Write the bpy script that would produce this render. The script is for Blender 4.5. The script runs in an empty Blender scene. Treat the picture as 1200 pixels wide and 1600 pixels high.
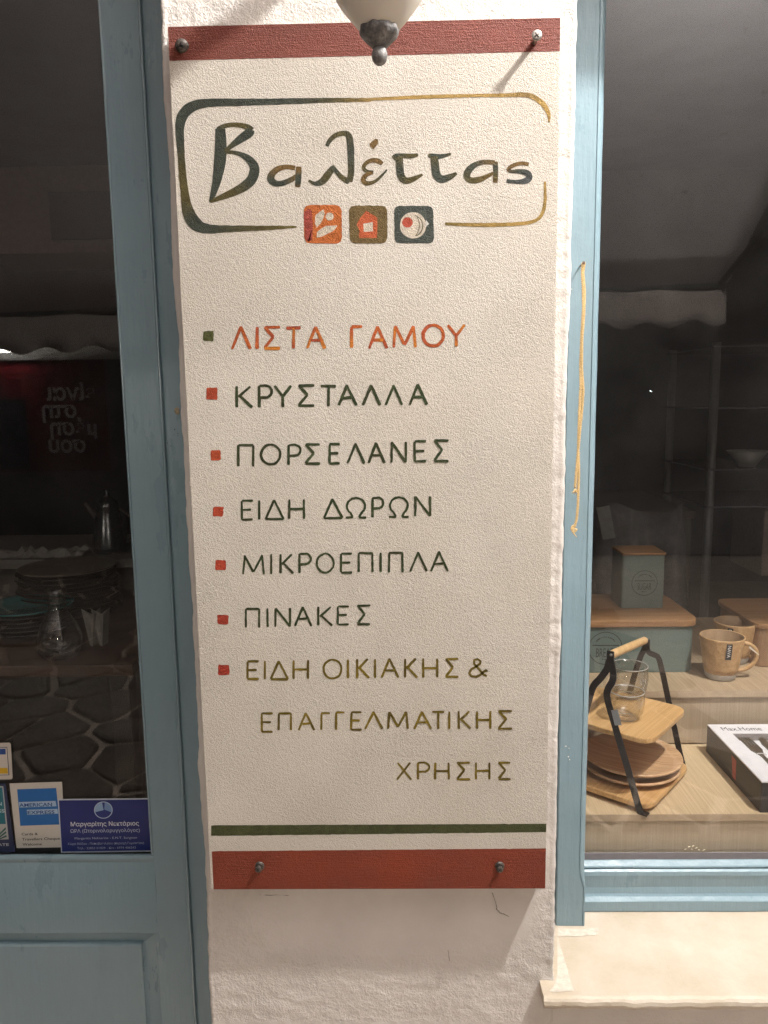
import bpy, bmesh, math, random
from mathutils import Vector, noise, Matrix
random.seed(7)
S = bpy.context.scene
COL = S.collection
PI = math.pi

# ------------------------------------------------------------------ camera
CAM = Vector((0.0408, -1.161, 1.4996))
YAW, PITCH, ROLL = -0.0185, -0.1442, -0.0143
FPX = 1200.0
_cy, _sy, _cp, _sp = math.cos(YAW), math.sin(YAW), math.cos(PITCH), math.sin(PITCH)
_f = Vector((_sy*_cp, _cy*_cp, _sp)); _r0 = Vector((_cy, -_sy, 0)); _u0 = _r0.cross(_f)
_r = math.cos(ROLL)*_r0 + math.sin(ROLL)*_u0
_u = -math.sin(ROLL)*_r0 + math.cos(ROLL)*_u0
cd = bpy.data.cameras.new('camera'); cam = bpy.data.objects.new('camera', cd); COL.objects.link(cam)
m = Matrix((_r, _u, -_f)).transposed().to_4x4(); m.translation = CAM
cam.matrix_world = m
cd.sensor_fit = 'VERTICAL'; cd.sensor_height = 36; cd.lens = 36*FPX/1600
cd.clip_start = 0.02; cd.clip_end = 200
S.camera = cam

# ------------------------------------------------------------------ world, exposure (night)
w = bpy.data.worlds.new('World'); S.world = w; w.use_nodes = True
bg = w.node_tree.nodes['Background']
bg.inputs['Color'].default_value = (0.55, 0.6, 0.8, 1); bg.inputs['Strength'].default_value = 0.012
S.view_settings.view_transform = 'Standard'; S.view_settings.look = 'None'
S.view_settings.gamma = 1; S.view_settings.use_curve_mapping = False
S.view_settings.exposure = 0.0
S.cycles.max_bounces = 10; S.cycles.diffuse_bounces = 5; S.cycles.glossy_bounces = 4
S.cycles.transparent_max_bounces = 24; S.cycles.transmission_bounces = 8
S.cycles.use_denoising = True; S.cycles.denoising_prefilter = 'NONE'
S.cycles.sample_clamp_indirect = 4
# the lamp under the awning that lights the whole shop front
LAMP = Vector((1.23, -0.44, 3.20))
LAMP_W = 392
ld = bpy.data.lights.new('awning_bulb', 'POINT'); ld.energy = LAMP_W; ld.color = (1.0, 0.965, 0.925); ld.shadow_soft_size = 0.045
lo = bpy.data.objects.new('awning_bulb', ld); lo.location = LAMP; COL.objects.link(lo)

# ------------------------------------------------------------------ rays of the reference view -> world points (used to lay things out at known depths)
def ray(px, py): return _f + _r*((px-600)/FPX) - _u*((py-800)/FPX)
def at(px, py, Y):
    d = ray(px, py); return CAM + d*((Y-CAM.y)/d.y)
def atz(px, py, Z):
    d = ray(px, py); return CAM + d*((Z-CAM.z)/d.z)
def atplane(px, py, p0, n):
    d = ray(px, py); return CAM + d*((Vector(p0)-CAM).dot(n)/d.dot(n))

# ------------------------------------------------------------------ helpers
def lin(c):
    return tuple(((x/255)/12.92 if x/255 <= .04045 else (((x/255)+.055)/1.055)**2.4) for x in c)

def tag(o, label=None, cat=None, group=None, kind=None):
    if label: o['label'] = label
    if cat: o['category'] = cat
    if group: o['group'] = group
    if kind: o['kind'] = kind
    return o

def empty(name, loc, label=None, cat=None, group=None, kind=None):
    o = bpy.data.objects.new(name, None); COL.objects.link(o); o.location = loc; o.empty_display_size = .05
    return tag(o, label, cat, group, kind)

def wmesh(name, verts, faces, mat, parent=None, smooth=False, cols=None, origin=None):
    """one mesh object from world-space vertices; origin is moved to a sensible place"""
    vs = [Vector(v) for v in verts]
    if parent is not None: org = parent_world(parent)
    elif origin is not None: org = Vector(origin)
    else:
        mn = Vector((min(v.x for v in vs), min(v.y for v in vs), min(v.z for v in vs)))
        mx = Vector((max(v.x for v in vs), max(v.y for v in vs), max(v.z for v in vs)))
        org = Vector(((mn.x+mx.x)/2, (mn.y+mx.y)/2, mn.z))
    me = bpy.data.meshes.new(name)
    me.from_pydata([tuple(v-org) for v in vs], [], [tuple(f) for f in faces])
    if cols is not None:
        a = me.color_attributes.new('pigment', 'FLOAT_COLOR', 'POINT')
        for i, c in enumerate(cols): a.data[i].color = (c[0], c[1], c[2], 1)
    if mat: me.materials.append(mat)
    if smooth:
        for p in me.polygons: p.use_smooth = True
    me.validate(); me.update()
    o = bpy.data.objects.new(name, me); COL.objects.link(o)
    if parent is not None: o.parent = parent
    else: o.location = org
    return o
def parent_world(p):
    v = Vector(p.location)
    while p.parent is not None:
        p = p.parent; v = v + Vector(p.location)
    return v

class MB:
    def __init__(s): s.v = []; s.f = []; s.c = []
    def add(s, vs, fs, col=None):
        n = len(s.v); s.v += [Vector(v) for v in vs]; s.f += [tuple(i+n for i in f) for f in fs]
        if col is not None: s.c += [col]*len(vs)
    def box(s, x0, x1, y0, y1, z0, z1, b=0, col=None):
        bm = bmesh.new(); bmesh.ops.create_cube(bm, size=1)
        for v in bm.verts: v.co = Vector(((x0+x1)/2+v.co.x*(x1-x0), (y0+y1)/2+v.co.y*(y1-y0), (z0+z1)/2+v.co.z*(z1-z0)))
        if b: bmesh.ops.bevel(bm, geom=bm.edges[:], offset=b, segments=2, affect='EDGES', profile=.5)
        s.bm(bm, col)
    def bm(s, bm, col=None):
        bm.verts.index_update()
        s.add([v.co.copy() for v in bm.verts], [[v.index for v in f.verts] for f in bm.faces], col); bm.free()
    def obox(s, c, ax, ay, az, b=0):
        """oriented box: centre and three half axes"""
        bm = bmesh.new(); bmesh.ops.create_cube(bm, size=2)
        if b:
            for v in bm.verts: v.co = Vector((v.co.x*ax.length, v.co.y*ay.length, v.co.z*az.length))
            bmesh.ops.bevel(bm, geom=bm.edges[:], offset=b, segments=2, affect='EDGES', profile=.5)
            A, B, Cc = ax.normalized(), ay.normalized(), az.normalized()
        else: A, B, Cc = ax, ay, az
        for v in bm.verts: v.co = Vector(c)+A*v.co.x+B*v.co.y+Cc*v.co.z
        s.bm(bm)
    def tube(s, pts, r, n=8, cap=True, col=None):
        pts = [Vector(p) for p in pts]; rs = r if isinstance(r, (list, tuple)) else [r]*len(pts)
        t0 = (pts[1]-pts[0]).normalized(); up = Vector((0, 0, 1)) if abs(t0.z) < .9 else Vector((1, 0, 0))
        a = t0.cross(up).normalized(); vs = []; fs = []
        for i, p in enumerate(pts):
            t = (pts[min(i+1, len(pts)-1)]-pts[max(i-1, 0)]).normalized()
            a = (a-t*a.dot(t)).normalized(); b = t.cross(a)
            for k in range(n):
                th = 2*PI*k/n; vs.append(p+(a*math.cos(th)+b*math.sin(th))*rs[i])
        for i in range(len(pts)-1):
            for k in range(n):
                fs.append((i*n+k, i*n+(k+1) % n, (i+1)*n+(k+1) % n, (i+1)*n+k))
        if cap: fs.append(tuple(range(n))[::-1]); fs.append(tuple((len(pts)-1)*n+k for k in range(n)))
        s.add(vs, fs, col)
    def lathe(s, prof, c, n=40, close=False, axis=None):
        c = Vector(c); vs = []; fs = []
        for (r, z) in prof:
            for k in range(n):
                th = 2*PI*k/n
                vs.append(c+Vector((r*math.cos(th), r*math.sin(th), z)))
        for i in range(len(prof)-1):
            for k in range(n): fs.append((i*n+k, i*n+(k+1) % n, (i+1)*n+(k+1) % n, (i+1)*n+k))
        if prof[0][0] > 0 and not close: fs.append(tuple(range(n))[::-1])
        if close:
            i = len(prof)-1
            for k in range(n): fs.append((i*n+k, i*n+(k+1) % n, (k+1) % n, k))
        s.add(vs, fs)
    def slab(s, poly, z0, z1, bev=0):
        """horizontal slab from an outline (list of Vector/2D)"""
        bm = bmesh.new(); vs = [bm.verts.new((p[0], p[1], z0)) for p in poly]
        f = bm.faces.new(vs)
        r = bmesh.ops.extrude_face_region(bm, geom=[f]); 
        for v in [g for g in r['geom'] if isinstance(g, bmesh.types.BMVert)]: v.co.z = z1
        bmesh.ops.recalc_face_normals(bm, faces=bm.faces[:])
        if bev:
            es = [e for e in bm.edges if abs(e.verts[0].co.z-e.verts[1].co.z) < 1e-6]
            bmesh.ops.bevel(bm, geom=es, offset=bev, segments=2, affect='EDGES', profile=.6)
        s.bm(bm)
    def build(s, name, mat, parent=None, smooth=False, origin=None):
        return wmesh(name, s.v, s.f, mat, parent, smooth, s.c if len(s.c) == len(s.v) and s.c else None, origin)

def extrude_profile(prof, x0, x1, n=1, wob=0):
    """profile of (y,z) points run along x"""
    vs = []; fs = []; k = len(prof)
    for i in range(n+1):
        x = x0+(x1-x0)*i/n
        for (y, z) in prof:
            d = noise.noise(Vector((x*9, y*60, z*60)))*wob if wob else 0
            vs.append((x, y+d, z+d))
    for i in range(n):
        for j in range(k-1): fs.append((i*k+j, i*k+j+1, (i+1)*k+j+1, (i+1)*k+j))
    return vs, fs

def rounded(corners, r, seg=6):
    """rounded polygon (2-D)"""
    out = []; n = len(corners)
    for i in range(n):
        p = Vector(corners[i]); a = Vector(corners[i-1]); b = Vector(corners[(i+1) % n])
        da = (a-p).normalized(); db = (b-p).normalized()
        rr = r[i] if isinstance(r, (list, tuple)) else r
        s_, e_ = p+da*rr, p+db*rr
        for k in range(seg+1):
            t = k/seg; out.append(s_*(1-t)**2+p*2*t*(1-t)+e_*t*t)
    return out

# ------------------------------------------------------------------ materials
def mat(name):
    m = bpy.data.materials.new(name); m.use_nodes = True
    nt = m.node_tree; b = nt.nodes['Principled BSDF']; return m, nt, b
def N(nt, t, **kw):
    n = nt.nodes.new(t)
    for k, v in kw.items():
        if hasattr(n, k) and not isinstance(v, tuple) and k != 'inp': setattr(n, k, v)
    return n
def L(nt, a, b): nt.links.new(a, b)
def pos(nt, scale=(1, 1, 1)):
    g = N(nt, 'ShaderNodeNewGeometry'); mp = N(nt, 'ShaderNodeMapping'); mp.inputs['Scale'].default_value = scale
    L(nt, g.outputs['Position'], mp.inputs['Vector']); return mp.outputs['Vector']
def nz(nt, vec, scale, detail=4, rough=.6):
    n = N(nt, 'ShaderNodeTexNoise'); n.inputs['Scale'].default_value = scale
    n.inputs['Detail'].default_value = detail; n.inputs['Roughness'].default_value = rough
    L(nt, vec, n.inputs['Vector']); return n.outputs['Fac']
def ramp(nt, fac, stops):
    r = N(nt, 'ShaderNodeValToRGB'); e = r.color_ramp.elements
    while len(e) < len(stops): e.new(.5)
    for i, (p, c) in enumerate(stops):
        e[i].position = p; e[i].color = (c[0], c[1], c[2], 1)
    L(nt, fac, r.inputs['Fac']); return r.outputs['Color']
def mth(nt, op, a, b=None, c=None):
    n = N(nt, 'ShaderNodeMath', operation=op)
    for i, v in enumerate((a, b, c)):
        if v is None: continue
        if isinstance(v, (int, float)): n.inputs[i].default_value = v
        else: L(nt, v, n.inputs[i])
    return n.outputs[0]
def bump(nt, bsdf, h, dist, strength=1.0, normal=None):
    b = N(nt, 'ShaderNodeBump'); b.inputs['Distance'].default_value = dist
    if isinstance(strength, (int, float)): b.inputs['Strength'].default_value = strength
    else: L(nt, strength, b.inputs['Strength'])
    L(nt, h, b.inputs['Height'])
    if normal is not None: L(nt, normal, b.inputs['Normal'])
    if bsdf is not None: L(nt, b.outputs['Normal'], bsdf.inputs['Normal'])
    return b.outputs['Normal']
def mixc(nt, f, a, b, mode='MIX'):
    n = N(nt, 'ShaderNodeMix', data_type='RGBA', blend_type=mode)
    for sock, v in ((n.inputs[0], f), (n.inputs[6], a), (n.inputs[7], b)):
        if isinstance(v, (int, float)): sock.default_value = v
        elif isinstance(v, tuple): sock.default_value = (v[0], v[1], v[2], 1)
        else: L(nt, v, sock)
    return n.outputs[2]

def simple(name, col, rough=.5, metal=0, var=.12, vs=60, bumpd=0, bs=300, spec=.5, coat=0):
    m, nt, b = mat(name); p = pos(nt)
    f = nz(nt, p, vs)
    c0 = tuple(x*(1-var) for x in col); c1 = tuple(min(1, x*(1+var)) for x in col)
    L(nt, ramp(nt, f, [(.3, c0), (.7, c1)]), b.inputs['Base Color'])
    b.inputs['Roughness'].default_value = rough; b.inputs['Metallic'].default_value = metal
    b.inputs['Specular IOR Level'].default_value = spec
    b.inputs['Coat Weight'].default_value = coat
    if bumpd: bump(nt, b, nz(nt, p, bs, 3), bumpd)
    return m

# orange-peel relief that the sign face and everything painted on it share
def peel(nt, b, extra=None):
    p = pos(nt)
    v = N(nt, 'ShaderNodeTexVoronoi', feature='SMOOTH_F1'); v.inputs['Scale'].default_value = 760; L(nt, p, v.inputs['Vector'])
    n1 = nz(nt, p, 900, 3, .6); n2 = nz(nt, p, 190, 2, .5)
    h = mth(nt, 'ADD', mth(nt, 'MULTIPLY', v.outputs['Distance'], -.5), mth(nt, 'ADD', mth(nt, 'MULTIPLY', n1, 1.0), mth(nt, 'MULTIPLY', n2, .7)))
    if extra is not None: h = mth(nt, 'ADD', h, extra)
    amp = mth(nt, 'MULTIPLY_ADD', nz(nt, p, 9, 3), .7, .42)
    bump(nt, b, h, .0030, amp)

def m_board():
    m, nt, b = mat('sign_ground_paint'); p = pos(nt)
    f = nz(nt, p, 5, 4); f2 = nz(nt, p, 160, 3)
    c = ramp(nt, f, [(.3, (.575, .525, .445)), (.72, (.66, .615, .54))])
    c = mixc(nt, mth(nt, 'MULTIPLY', f2, .35), c, (.50, .44, .36))
    L(nt, c, b.inputs['Base Color']); b.inputs['Roughness'].default_value = .62
    peel(nt, b); return m
def m_paint():
    m, nt, b = mat('brushed_sign_paint'); p = pos(nt)
    a = N(nt, 'ShaderNodeVertexColor', layer_name='pigment')
    f = nz(nt, pos(nt, (1, 1, 1)), 70, 4, .7)
    dark = mixc(nt, .62, a.outputs['Color'], (0.02, .012, .006))
    lite = mixc(nt, .06, a.outputs['Color'], (.62, .52, .38))
    g = N(nt, 'ShaderNodeMapRange'); g.inputs[1].default_value = .32; g.inputs[2].default_value = .7; L(nt, f, g.inputs[0])
    c = mixc(nt, g.outputs[0], dark, lite)
    L(nt, mixc(nt, .6, a.outputs['Color'], c), b.inputs['Base Color']); b.inputs['Roughness'].default_value = .55; b.inputs['Specular IOR Level'].default_value = .15
    peel(nt, b); return m
def m_band():
    m, nt, b = mat('red_band_paint')
    a = N(nt, 'ShaderNodeVertexColor', layer_name='pigment')
    s = nz(nt, pos(nt, (14, 1, 260)), 1, 4, .7); f = nz(nt, pos(nt), 25, 4, .7)
    c = mixc(nt, mth(nt, 'MULTIPLY', s, .22), a.outputs['Color'], (.34, .11, .06))
    c = mixc(nt, mth(nt, 'MULTIPLY', f, .55), c, (.10, .018, .01))
    L(nt, c, b.inputs['Base Color']); b.inputs['Roughness'].default_value = .5; b.inputs['Specular IOR Level'].default_value = .25
    peel(nt, b, mth(nt, 'MULTIPLY', nz(nt, pos(nt, (30, 1, 420)), 1, 2), .9)); return m
def m_plaster(name='lime_plaster', col=((.61, .57, .53), (.71, .67, .625))):
    m, nt, b = mat(name); p = pos(nt)
    f = nz(nt, p, 7, 5)
    c = ramp(nt, f, [(.3, col[0]), (.7, col[1])])
    st = nz(nt, p, 3, 6, .7)
    c = mixc(nt, ramp(nt, st, [(.55, (0, 0, 0)), (.72, (.45, .45, .45))]), c, (.42, .39, .33) if name == 'lime_plaster' else (.12, .11, .11))
    L(nt, c, b.inputs['Base Color']); b.inputs['Roughness'].default_value = .75
    a = N(nt, 'ShaderNodeAttribute', attribute_name='rough')
    h = mth(nt, 'ADD', nz(nt, p, 150, 5, .65), mth(nt, 'MULTIPLY', nz(nt, p, 420, 3), .45))
    bump(nt, b, h, .003, a.outputs['Fac']); return m
def m_wood(name, c0, c1, axis='y', scale=1.0, rough=.5, coat=0, ang=None):
    m, nt, b = mat(name)
    sc = {'y': (230, 3, 60), 'x': (3, 230, 60), 'z': (230, 230, 3)}[axis]
    sc = tuple(s_*scale for s_ in sc)
    g = N(nt, 'ShaderNodeNewGeometry'); src = g.outputs['Position']
    if ang is not None:
        r = N(nt, 'ShaderNodeMapping'); r.inputs['Rotation'].default_value = (0, 0, ang); L(nt, src, r.inputs['Vector']); src = r.outputs['Vector']
    mp = N(nt, 'ShaderNodeMapping'); mp.inputs['Scale'].default_value = sc; L(nt, src, mp.inputs['Vector'])
    f = nz(nt, mp.outputs['Vector'], 1, 5, .65); f2 = nz(nt, mp.outputs['Vector'], 3.3, 3, .6)
    k = mth(nt, 'MULTIPLY_ADD', f2, .4, mth(nt, 'MULTIPLY', f, .6))
    L(nt, ramp(nt, k, [(.36, c0), (.5, tuple((x+y)/2 for x, y in zip(c0, c1))), (.62, c1)]), b.inputs['Base Color'])
    b.inputs['Roughness'].default_value = rough; b.inputs['Coat Weight'].default_value = coat
    bump(nt, b, k, .0004); return m
def m_bluepaint(name='blue_grey_gloss_paint', rough=.32):
    m, nt, b = mat(name); p = pos(nt)
    f = nz(nt, p, 4, 5, .6)
    c = ramp(nt, f, [(.3, (.195, .285, .328)), (.7, (.225, .318, .362))])
    d = nz(nt, p, 60, 5, .75)
    c = mixc(nt, ramp(nt, d, [(.70, (0, 0, 0)), (.76, (.5, .5, .5))]), c, (.12, .2, .22))
    L(nt, c, b.inputs['Base Color']); b.inputs['Roughness'].default_value = rough
    st = nz(nt, pos(nt, (170, 170, 9)), 1, 4, .65)
    c = mixc(nt, mth(nt, 'MULTIPLY', st, .10), c, (.13, .20, .22))
    gr = nz(nt, pos(nt, (9, 9, 3)), 1, 6, .7)
    c = mixc(nt, ramp(nt, gr, [(.56, (0, 0, 0)), (.78, (.32, .32, .32))]), c, (.14, .19, .19))
    L(nt, c, b.inputs['Base Color'])
    L(nt, ramp(nt, gr, [(.3, (.22, .22, .22)), (.7, (.46, .46, .46))]), b.inputs['Roughness'])
    h = mth(nt, 'ADD', nz(nt, pos(nt, (60, 60, 7)), 1, 4, .6), mth(nt, 'ADD', mth(nt, 'MULTIPLY', nz(nt, p, 45, 4), .6), mth(nt, 'MULTIPLY', st, .18)))
    bump(nt, b, h, .0018, .8); return m
def m_glass():
    m = bpy.data.materials.new('window_glass'); m.use_nodes = True; nt = m.node_tree; nt.nodes.clear()
    o = N(nt, 'ShaderNodeOutputMaterial'); g = N(nt, 'ShaderNodeNewGeometry')
    d = N(nt, 'ShaderNodeVectorMath', operation='DOT_PRODUCT')
    L(nt, g.outputs['Incoming'], d.inputs[0]); L(nt, g.outputs['Normal'], d.inputs[1])
    c = mth(nt, 'ABSOLUTE', d.outputs['Value']); q = mth(nt, 'POWER', mth(nt, 'SUBTRACT', 1.0, c), 5.0)
    F = mth(nt, 'MULTIPLY_ADD', q, .96, .042)
    t = N(nt, 'ShaderNodeBsdfTransparent'); t.inputs['Color'].default_value = (.985, .99, .99, 1)
    gl = N(nt, 'ShaderNodeBsdfGlossy'); gl.inputs['Roughness'].default_value = 0.012; gl.inputs['Color'].default_value = (1, 1, 1, 1)
    mx = N(nt, 'ShaderNodeMixShader'); L(nt, F, mx.inputs[0]); L(nt, t.outputs[0], mx.inputs[1]); L(nt, gl.outputs[0], mx.inputs[2])
    # faint dust and finger smears that scatter a little light
    df = N(nt, 'ShaderNodeBsdfDiffuse'); df.inputs['Color'].default_value = (.5, .48, .46, 1)
    dn = nz(nt, pos(nt), 9, 5, .7)
    k = ramp(nt, dn, [(.35, (.003, .003, .003)), (.8, (.014, .014, .014))])
    mx2 = N(nt, 'ShaderNodeMixShader'); L(nt, k, mx2.inputs[0]); L(nt, mx.outputs[0], mx2.inputs[1]); L(nt, df.outputs[0], mx2.inputs[2])
    L(nt, mx2.outputs[0], o.inputs['Surface']); return m
def m_clear():
    m = bpy.data.materials.new('clear_glass'); m.use_nodes = True; nt = m.node_tree; nt.nodes.clear()
    o = N(nt, 'ShaderNodeOutputMaterial'); g = N(nt, 'ShaderNodeNewGeometry')
    d = N(nt, 'ShaderNodeVectorMath', operation='DOT_PRODUCT')
    L(nt, g.outputs['Incoming'], d.inputs[0]); L(nt, g.outputs['Normal'], d.inputs[1])
    c = mth(nt, 'ABSOLUTE', d.outputs['Value']); q = mth(nt, 'POWER', mth(nt, 'SUBTRACT', 1.0, c), 2.2)
    F = mth(nt, 'MULTIPLY_ADD', q, .75, .07)
    t = N(nt, 'ShaderNodeBsdfTransparent'); t.inputs['Color'].default_value = (.95, .95, .94, 1)
    gl = N(nt, 'ShaderNodeBsdfGlossy'); gl.inputs['Roughness'].default_value = 0.05
    mx = N(nt, 'ShaderNodeMixShader'); L(nt, F, mx.inputs[0]); L(nt, t.outputs[0], mx.inputs[1]); L(nt, gl.outputs[0], mx.inputs[2])
    L(nt, mx.outputs[0], o.inputs['Surface']); return m
def emis(name, col, s):
    m, nt, b = mat(name); b.inputs['Emission Color'].default_value = (*col, 1); b.inputs['Emission Strength'].default_value = s
    b.inputs['Base Color'].default_value = (*col, 1); return m
def m_flat(name='ink', rough=.5):
    m, nt, b = mat(name)
    a = N(nt, 'ShaderNodeVertexColor', layer_name='pigment')
    f = nz(nt, pos(nt), 90, 3)
    L(nt, mixc(nt, mth(nt, 'MULTIPLY', f, .12), a.outputs['Color'], (0.02, .02, .02)), b.inputs['Base Color'])
    b.inputs['Roughness'].default_value = rough; return m

M_BOARD, M_PAINT, M_BAND, M_PLASTER, M_BLUE, M_GLASS = m_board(), m_paint(), m_band(), m_plaster(), m_bluepaint(), m_glass()
M_INK = m_flat('printed_ink', .45)
M_PLASTER2 = m_plaster('street_plaster', ((.17, .16, .16), (.24, .225, .22)))
M_SCREW = simple('screw_steel', (.42, .40, .37), .38, .85, .3, 400, .0003)
M_RUST = simple('blackened_screw', (.09, .08, .07), .5, .6, .5, 500, .0003)
M_MARBLE = None
def m_marble():
    m, nt, b = mat('cream_marble'); p = pos(nt)
    f = nz(nt, p, 6, 8, .65); f2 = nz(nt, p, 45, 5, .7)
    c = ramp(nt, f, [(.35, (.42, .355, .265)), (.55, (.49, .425, .34)), (.7, (.54, .485, .405))])
    c = mixc(nt, ramp(nt, f2, [(.62, (0, 0, 0)), (.8, (.5, .5, .5))]), c, (.57, .53, .47))
    sp = nz(nt, p, 130, 2)
    c = mixc(nt, ramp(nt, sp, [(.77, (0, 0, 0)), (.8, (.6, .6, .6))]), c, (.25, .17, .10))
    L(nt, c, b.inputs['Base Color']); b.inputs['Roughness'].default_value = .42
    bump(nt, b, mth(nt, 'ADD', f2, nz(nt, p, 200, 3)), .0008); return m
M_MARBLE = m_marble()

# ================================================================== STREET (setting)
STREET = empty('street_ground', (0, -3, 0), kind='structure')
mb = MB(); mb.add([(-30, -60, -.02), (30, -60, -.02), (30, -.02, -.02), (-30, -.02, -.02)], [(0, 1, 2, 3)])
M_MORTAR = simple('paving_mortar', (.70, .58, .48), .85, 0, .2, 8, .003, 60)
mb.build('mortar_bed', M_MORTAR, STREET)
M_STONE = simple('paving_stone', (.135, .10, .078), .55, 0, .6, 6, .004, 25)
def clip(poly, a, n):
    out = []
    for i in range(len(poly)):
        p, q = poly[i], poly[(i+1) % len(poly)]
        dp, dq = (p-a).dot(n), (q-a).dot(n)
        if dp <= 0: out.append(p)
        if dp*dq < 0: out.append(p+(q-p)*(dp/(dp-dq)))
    return out
seeds = {}
for i in range(-12, 9):
    for j in range(0, 20):
        seeds[i, j] = Vector((i*.33+random.uniform(-.14, .14)+(j % 2)*.16-.4, -.35-j*.29+random.uniform(-.12, .12)))
for (i, j), s0 in seeds.items():
    if not (-10 <= i <= 5 and 1 <= j <= 18): continue
    poly = [s0+Vector(d) for d in ((-1, -1), (1, -1), (1, 1), (-1, 1))]
    gap = random.uniform(.011, .026)
    for (a, b_), s1 in seeds.items():
        if (a, b_) != (i, j) and abs(a-i) < 4 and abs(b_-j) < 4:
            n = (s1-s0).normalized(); poly = clip(poly, (s0+s1)/2-n*gap, n)
            if len(poly) < 3: break
    if len(poly) < 3: continue
    poly = rounded([(p.x, p.y) for p in poly], [min(.022, .15*min((Vector(poly[k-1])-Vector(poly[k])).length, (Vector(poly[(k+1) % len(poly)])-Vector(poly[k])).length)) for k in range(len(poly))], 2)
    poly = [p+Vector((noise.noise(Vector((p.x*5, p.y*5, 1))), noise.noise(Vector((p.x*5, p.y*5, 7)))))*.012 for p in poly]
    z = random.uniform(-.004, .003); k = len(poly)
    wmesh('stone', [(p.x, p.y, -.019) for p in poly]+[(p.x, p.y, z-.004) for p in poly]+[(s0.x+(p.x-s0.x)*.93, s0.y+(p.y-s0.y)*.93, z) for p in poly],
          [(a, (a+1) % k, k+(a+1) % k, k+a) for a in range(k)]+[(k+a, k+(a+1) % k, 2*k+(a+1) % k, 2*k+a) for a in range(k)]+[tuple(range(2*k, 3*k))], M_STONE, STREET)

# ================================================================== THE SHOP BUILDING
BLD = empty('shop_building', (0, .1, 0), 'whitewashed shop front with blue-grey door and display window around a plastered pillar', 'building')
YB = .032          # plaster face of the pillar; the sign board's back
YF = .1685         # face of the window post
ZSILL = .5115
def edge_l(z): return -.2945 + .0035*noise.noise(Vector((1.3, 2, z*6))) + .0022*noise.noise(Vector((5, 2, z*26))) - .004*max(0, (.62-z)/.3)*(z < .62)
def edge_r(z): return .3065-.007*min(1, max(0, (1.95-z)/.9)) + .0022*noise.noise(Vector((9, 4, z*5))) + .0010*noise.noise(Vector((3, 7, z*31)))
ZT = 4.0
nz_, zs_ = 560, []
for i in range(nz_+1): zs_.append(2.25*i/nz_)
zs_.append(ZT)
prof_n = 120
vs = []; rough = []
for z in zs_:
    xl, xr = edge_l(z), edge_r(z)
    row = []
    row.append((xl+.004, .24)); row.append((xl+.002, .12)); row.append((xl, .058)); row.append((xl-.0005, .043))
    row.append((xl+.001, .035)); row.append((xl+.0035, .0302))
    for k in range(prof_n+1):
        t = k/prof_n; row.append((xl+.008+(xr-xl-.017)*t, YB))
    row += [(xr-.004, .0302), (xr-.0015, .034), (xr, .041), (xr+.0005, .058), (xr, .12), (xr-.002, .24)]
    for j, (x, y) in enumerate(row):
        face = 5 < j < len(row)-6
        below = z < .702
        smoothpatch = 0.0
        if below:  # the trowelled patch under the sign
            a = (x+.20)/.12+(.70-z)*1.2; b_ = (.29-x)/.03-(.70-z)*3
            smoothpatch = max(0, min(1, a))*max(0, min(1, b_))*max(0, min(1, (z-.545)/.05))
        v = Vector((x, y, z))
        big = noise.noise(v*14)*.0022
        med = noise.noise(v*60)*.0012 + noise.noise(v*130)*.0006
        er = max(0, 1-(xr-x)/.035); el = max(0, 1-(x-xl)/.02)
        lump = (noise.noise(Vector((x*90, y*90, z*70+5)))*.0010+abs(noise.noise(Vector((x*40, 3, z*24))))*.0008)*(er*(.4+1.2*(z < .75))+el*.4)
        d = (big*.5+med*(1-smoothpatch*.85))+lump*(1-smoothpatch)
        if face:
            yy = y-d
            if 0.70 < z < 2.03 and -.28 < x < .28: yy = max(yy, YB-.001)
            vs.append((x, yy, z))
        else:
            sx = -1 if j < 20 else 1
            vs.append((x+sx*d*.7, y-(d*.5 if y < .043 else 0), z))
        rough.append(.16+.75*(1-smoothpatch)*(1 if below or z > 2.0 else .75) if not (below is False and z < 2.0) else .55)
W_ = len(row); fs = []
for i in range(len(zs_)-1):
    for j in range(W_-1): fs.append((i*W_+j, i*W_+j+1, (i+1)*W_+j+1, (i+1)*W_+j))
PIL = wmesh('pillar_wall', vs, fs, M_PLASTER, BLD, True)
at_ = PIL.data.attributes.new('rough', 'FLOAT', 'POINT')
for i, r_ in enumerate(rough): at_.data[i].value = r_
def setrough(o, v):
    a = o.data.attributes.new('rough', 'FLOAT', 'POINT')
    for d in a.data: d.value = v
# wall below the window, lintels, outer walls
def wallgrid(name, x0, x1, z0, z1, y, parent=BLD, back=.24, rv=.5, step=.012):
    nx, nzz = max(1, int((x1-x0)/step)), max(1, int((z1-z0)/step)); v = []; f = []
    for i in range(nzz+1):
        for j in range(nx+1):
            x = x0+(x1-x0)*j/nx; z = z0+(z1-z0)*i/nzz
            v.append((x, y-noise.noise(Vector((x*14, y, z*14)))*.0015, z))
    for i in range(nzz):
        for j in range(nx): a = i*(nx+1)+j; f.append((a, a+1, a+nx+2, a+nx+1))
    n = len(v); v += [(x0, back, z0), (x1, back, z0), (x1, back, z1), (x0, back, z1)]
    c = (0, nx, (nx+1)*(nzz+1)-1, (nx+1)*nzz)
    f += [(n+1, n, n+3, n+2), (n, n+1, c[1], c[0]), (c[3], c[2], n+2, n+3)]
    o = wmesh(name, v, f, M_PLASTER, parent, True); setrough(o, rv); return o
zsb = at(1000, 1581, -.0131).z
wallgrid('lower_wall', .290, 2.6, 0, zsb-.002, YB+.005)
wallgrid('lintel_wall', .306, 2.6, 2.27, 4.0, YB+.001, step=.05)
wallgrid('lintel_wall', -1.6, -.295, 2.30, 4.0, YB+.001, step=.05)
wallgrid('side_wall', -4.0, -1.6, 0, 4.0, YB+.001, step=.06)
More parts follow.
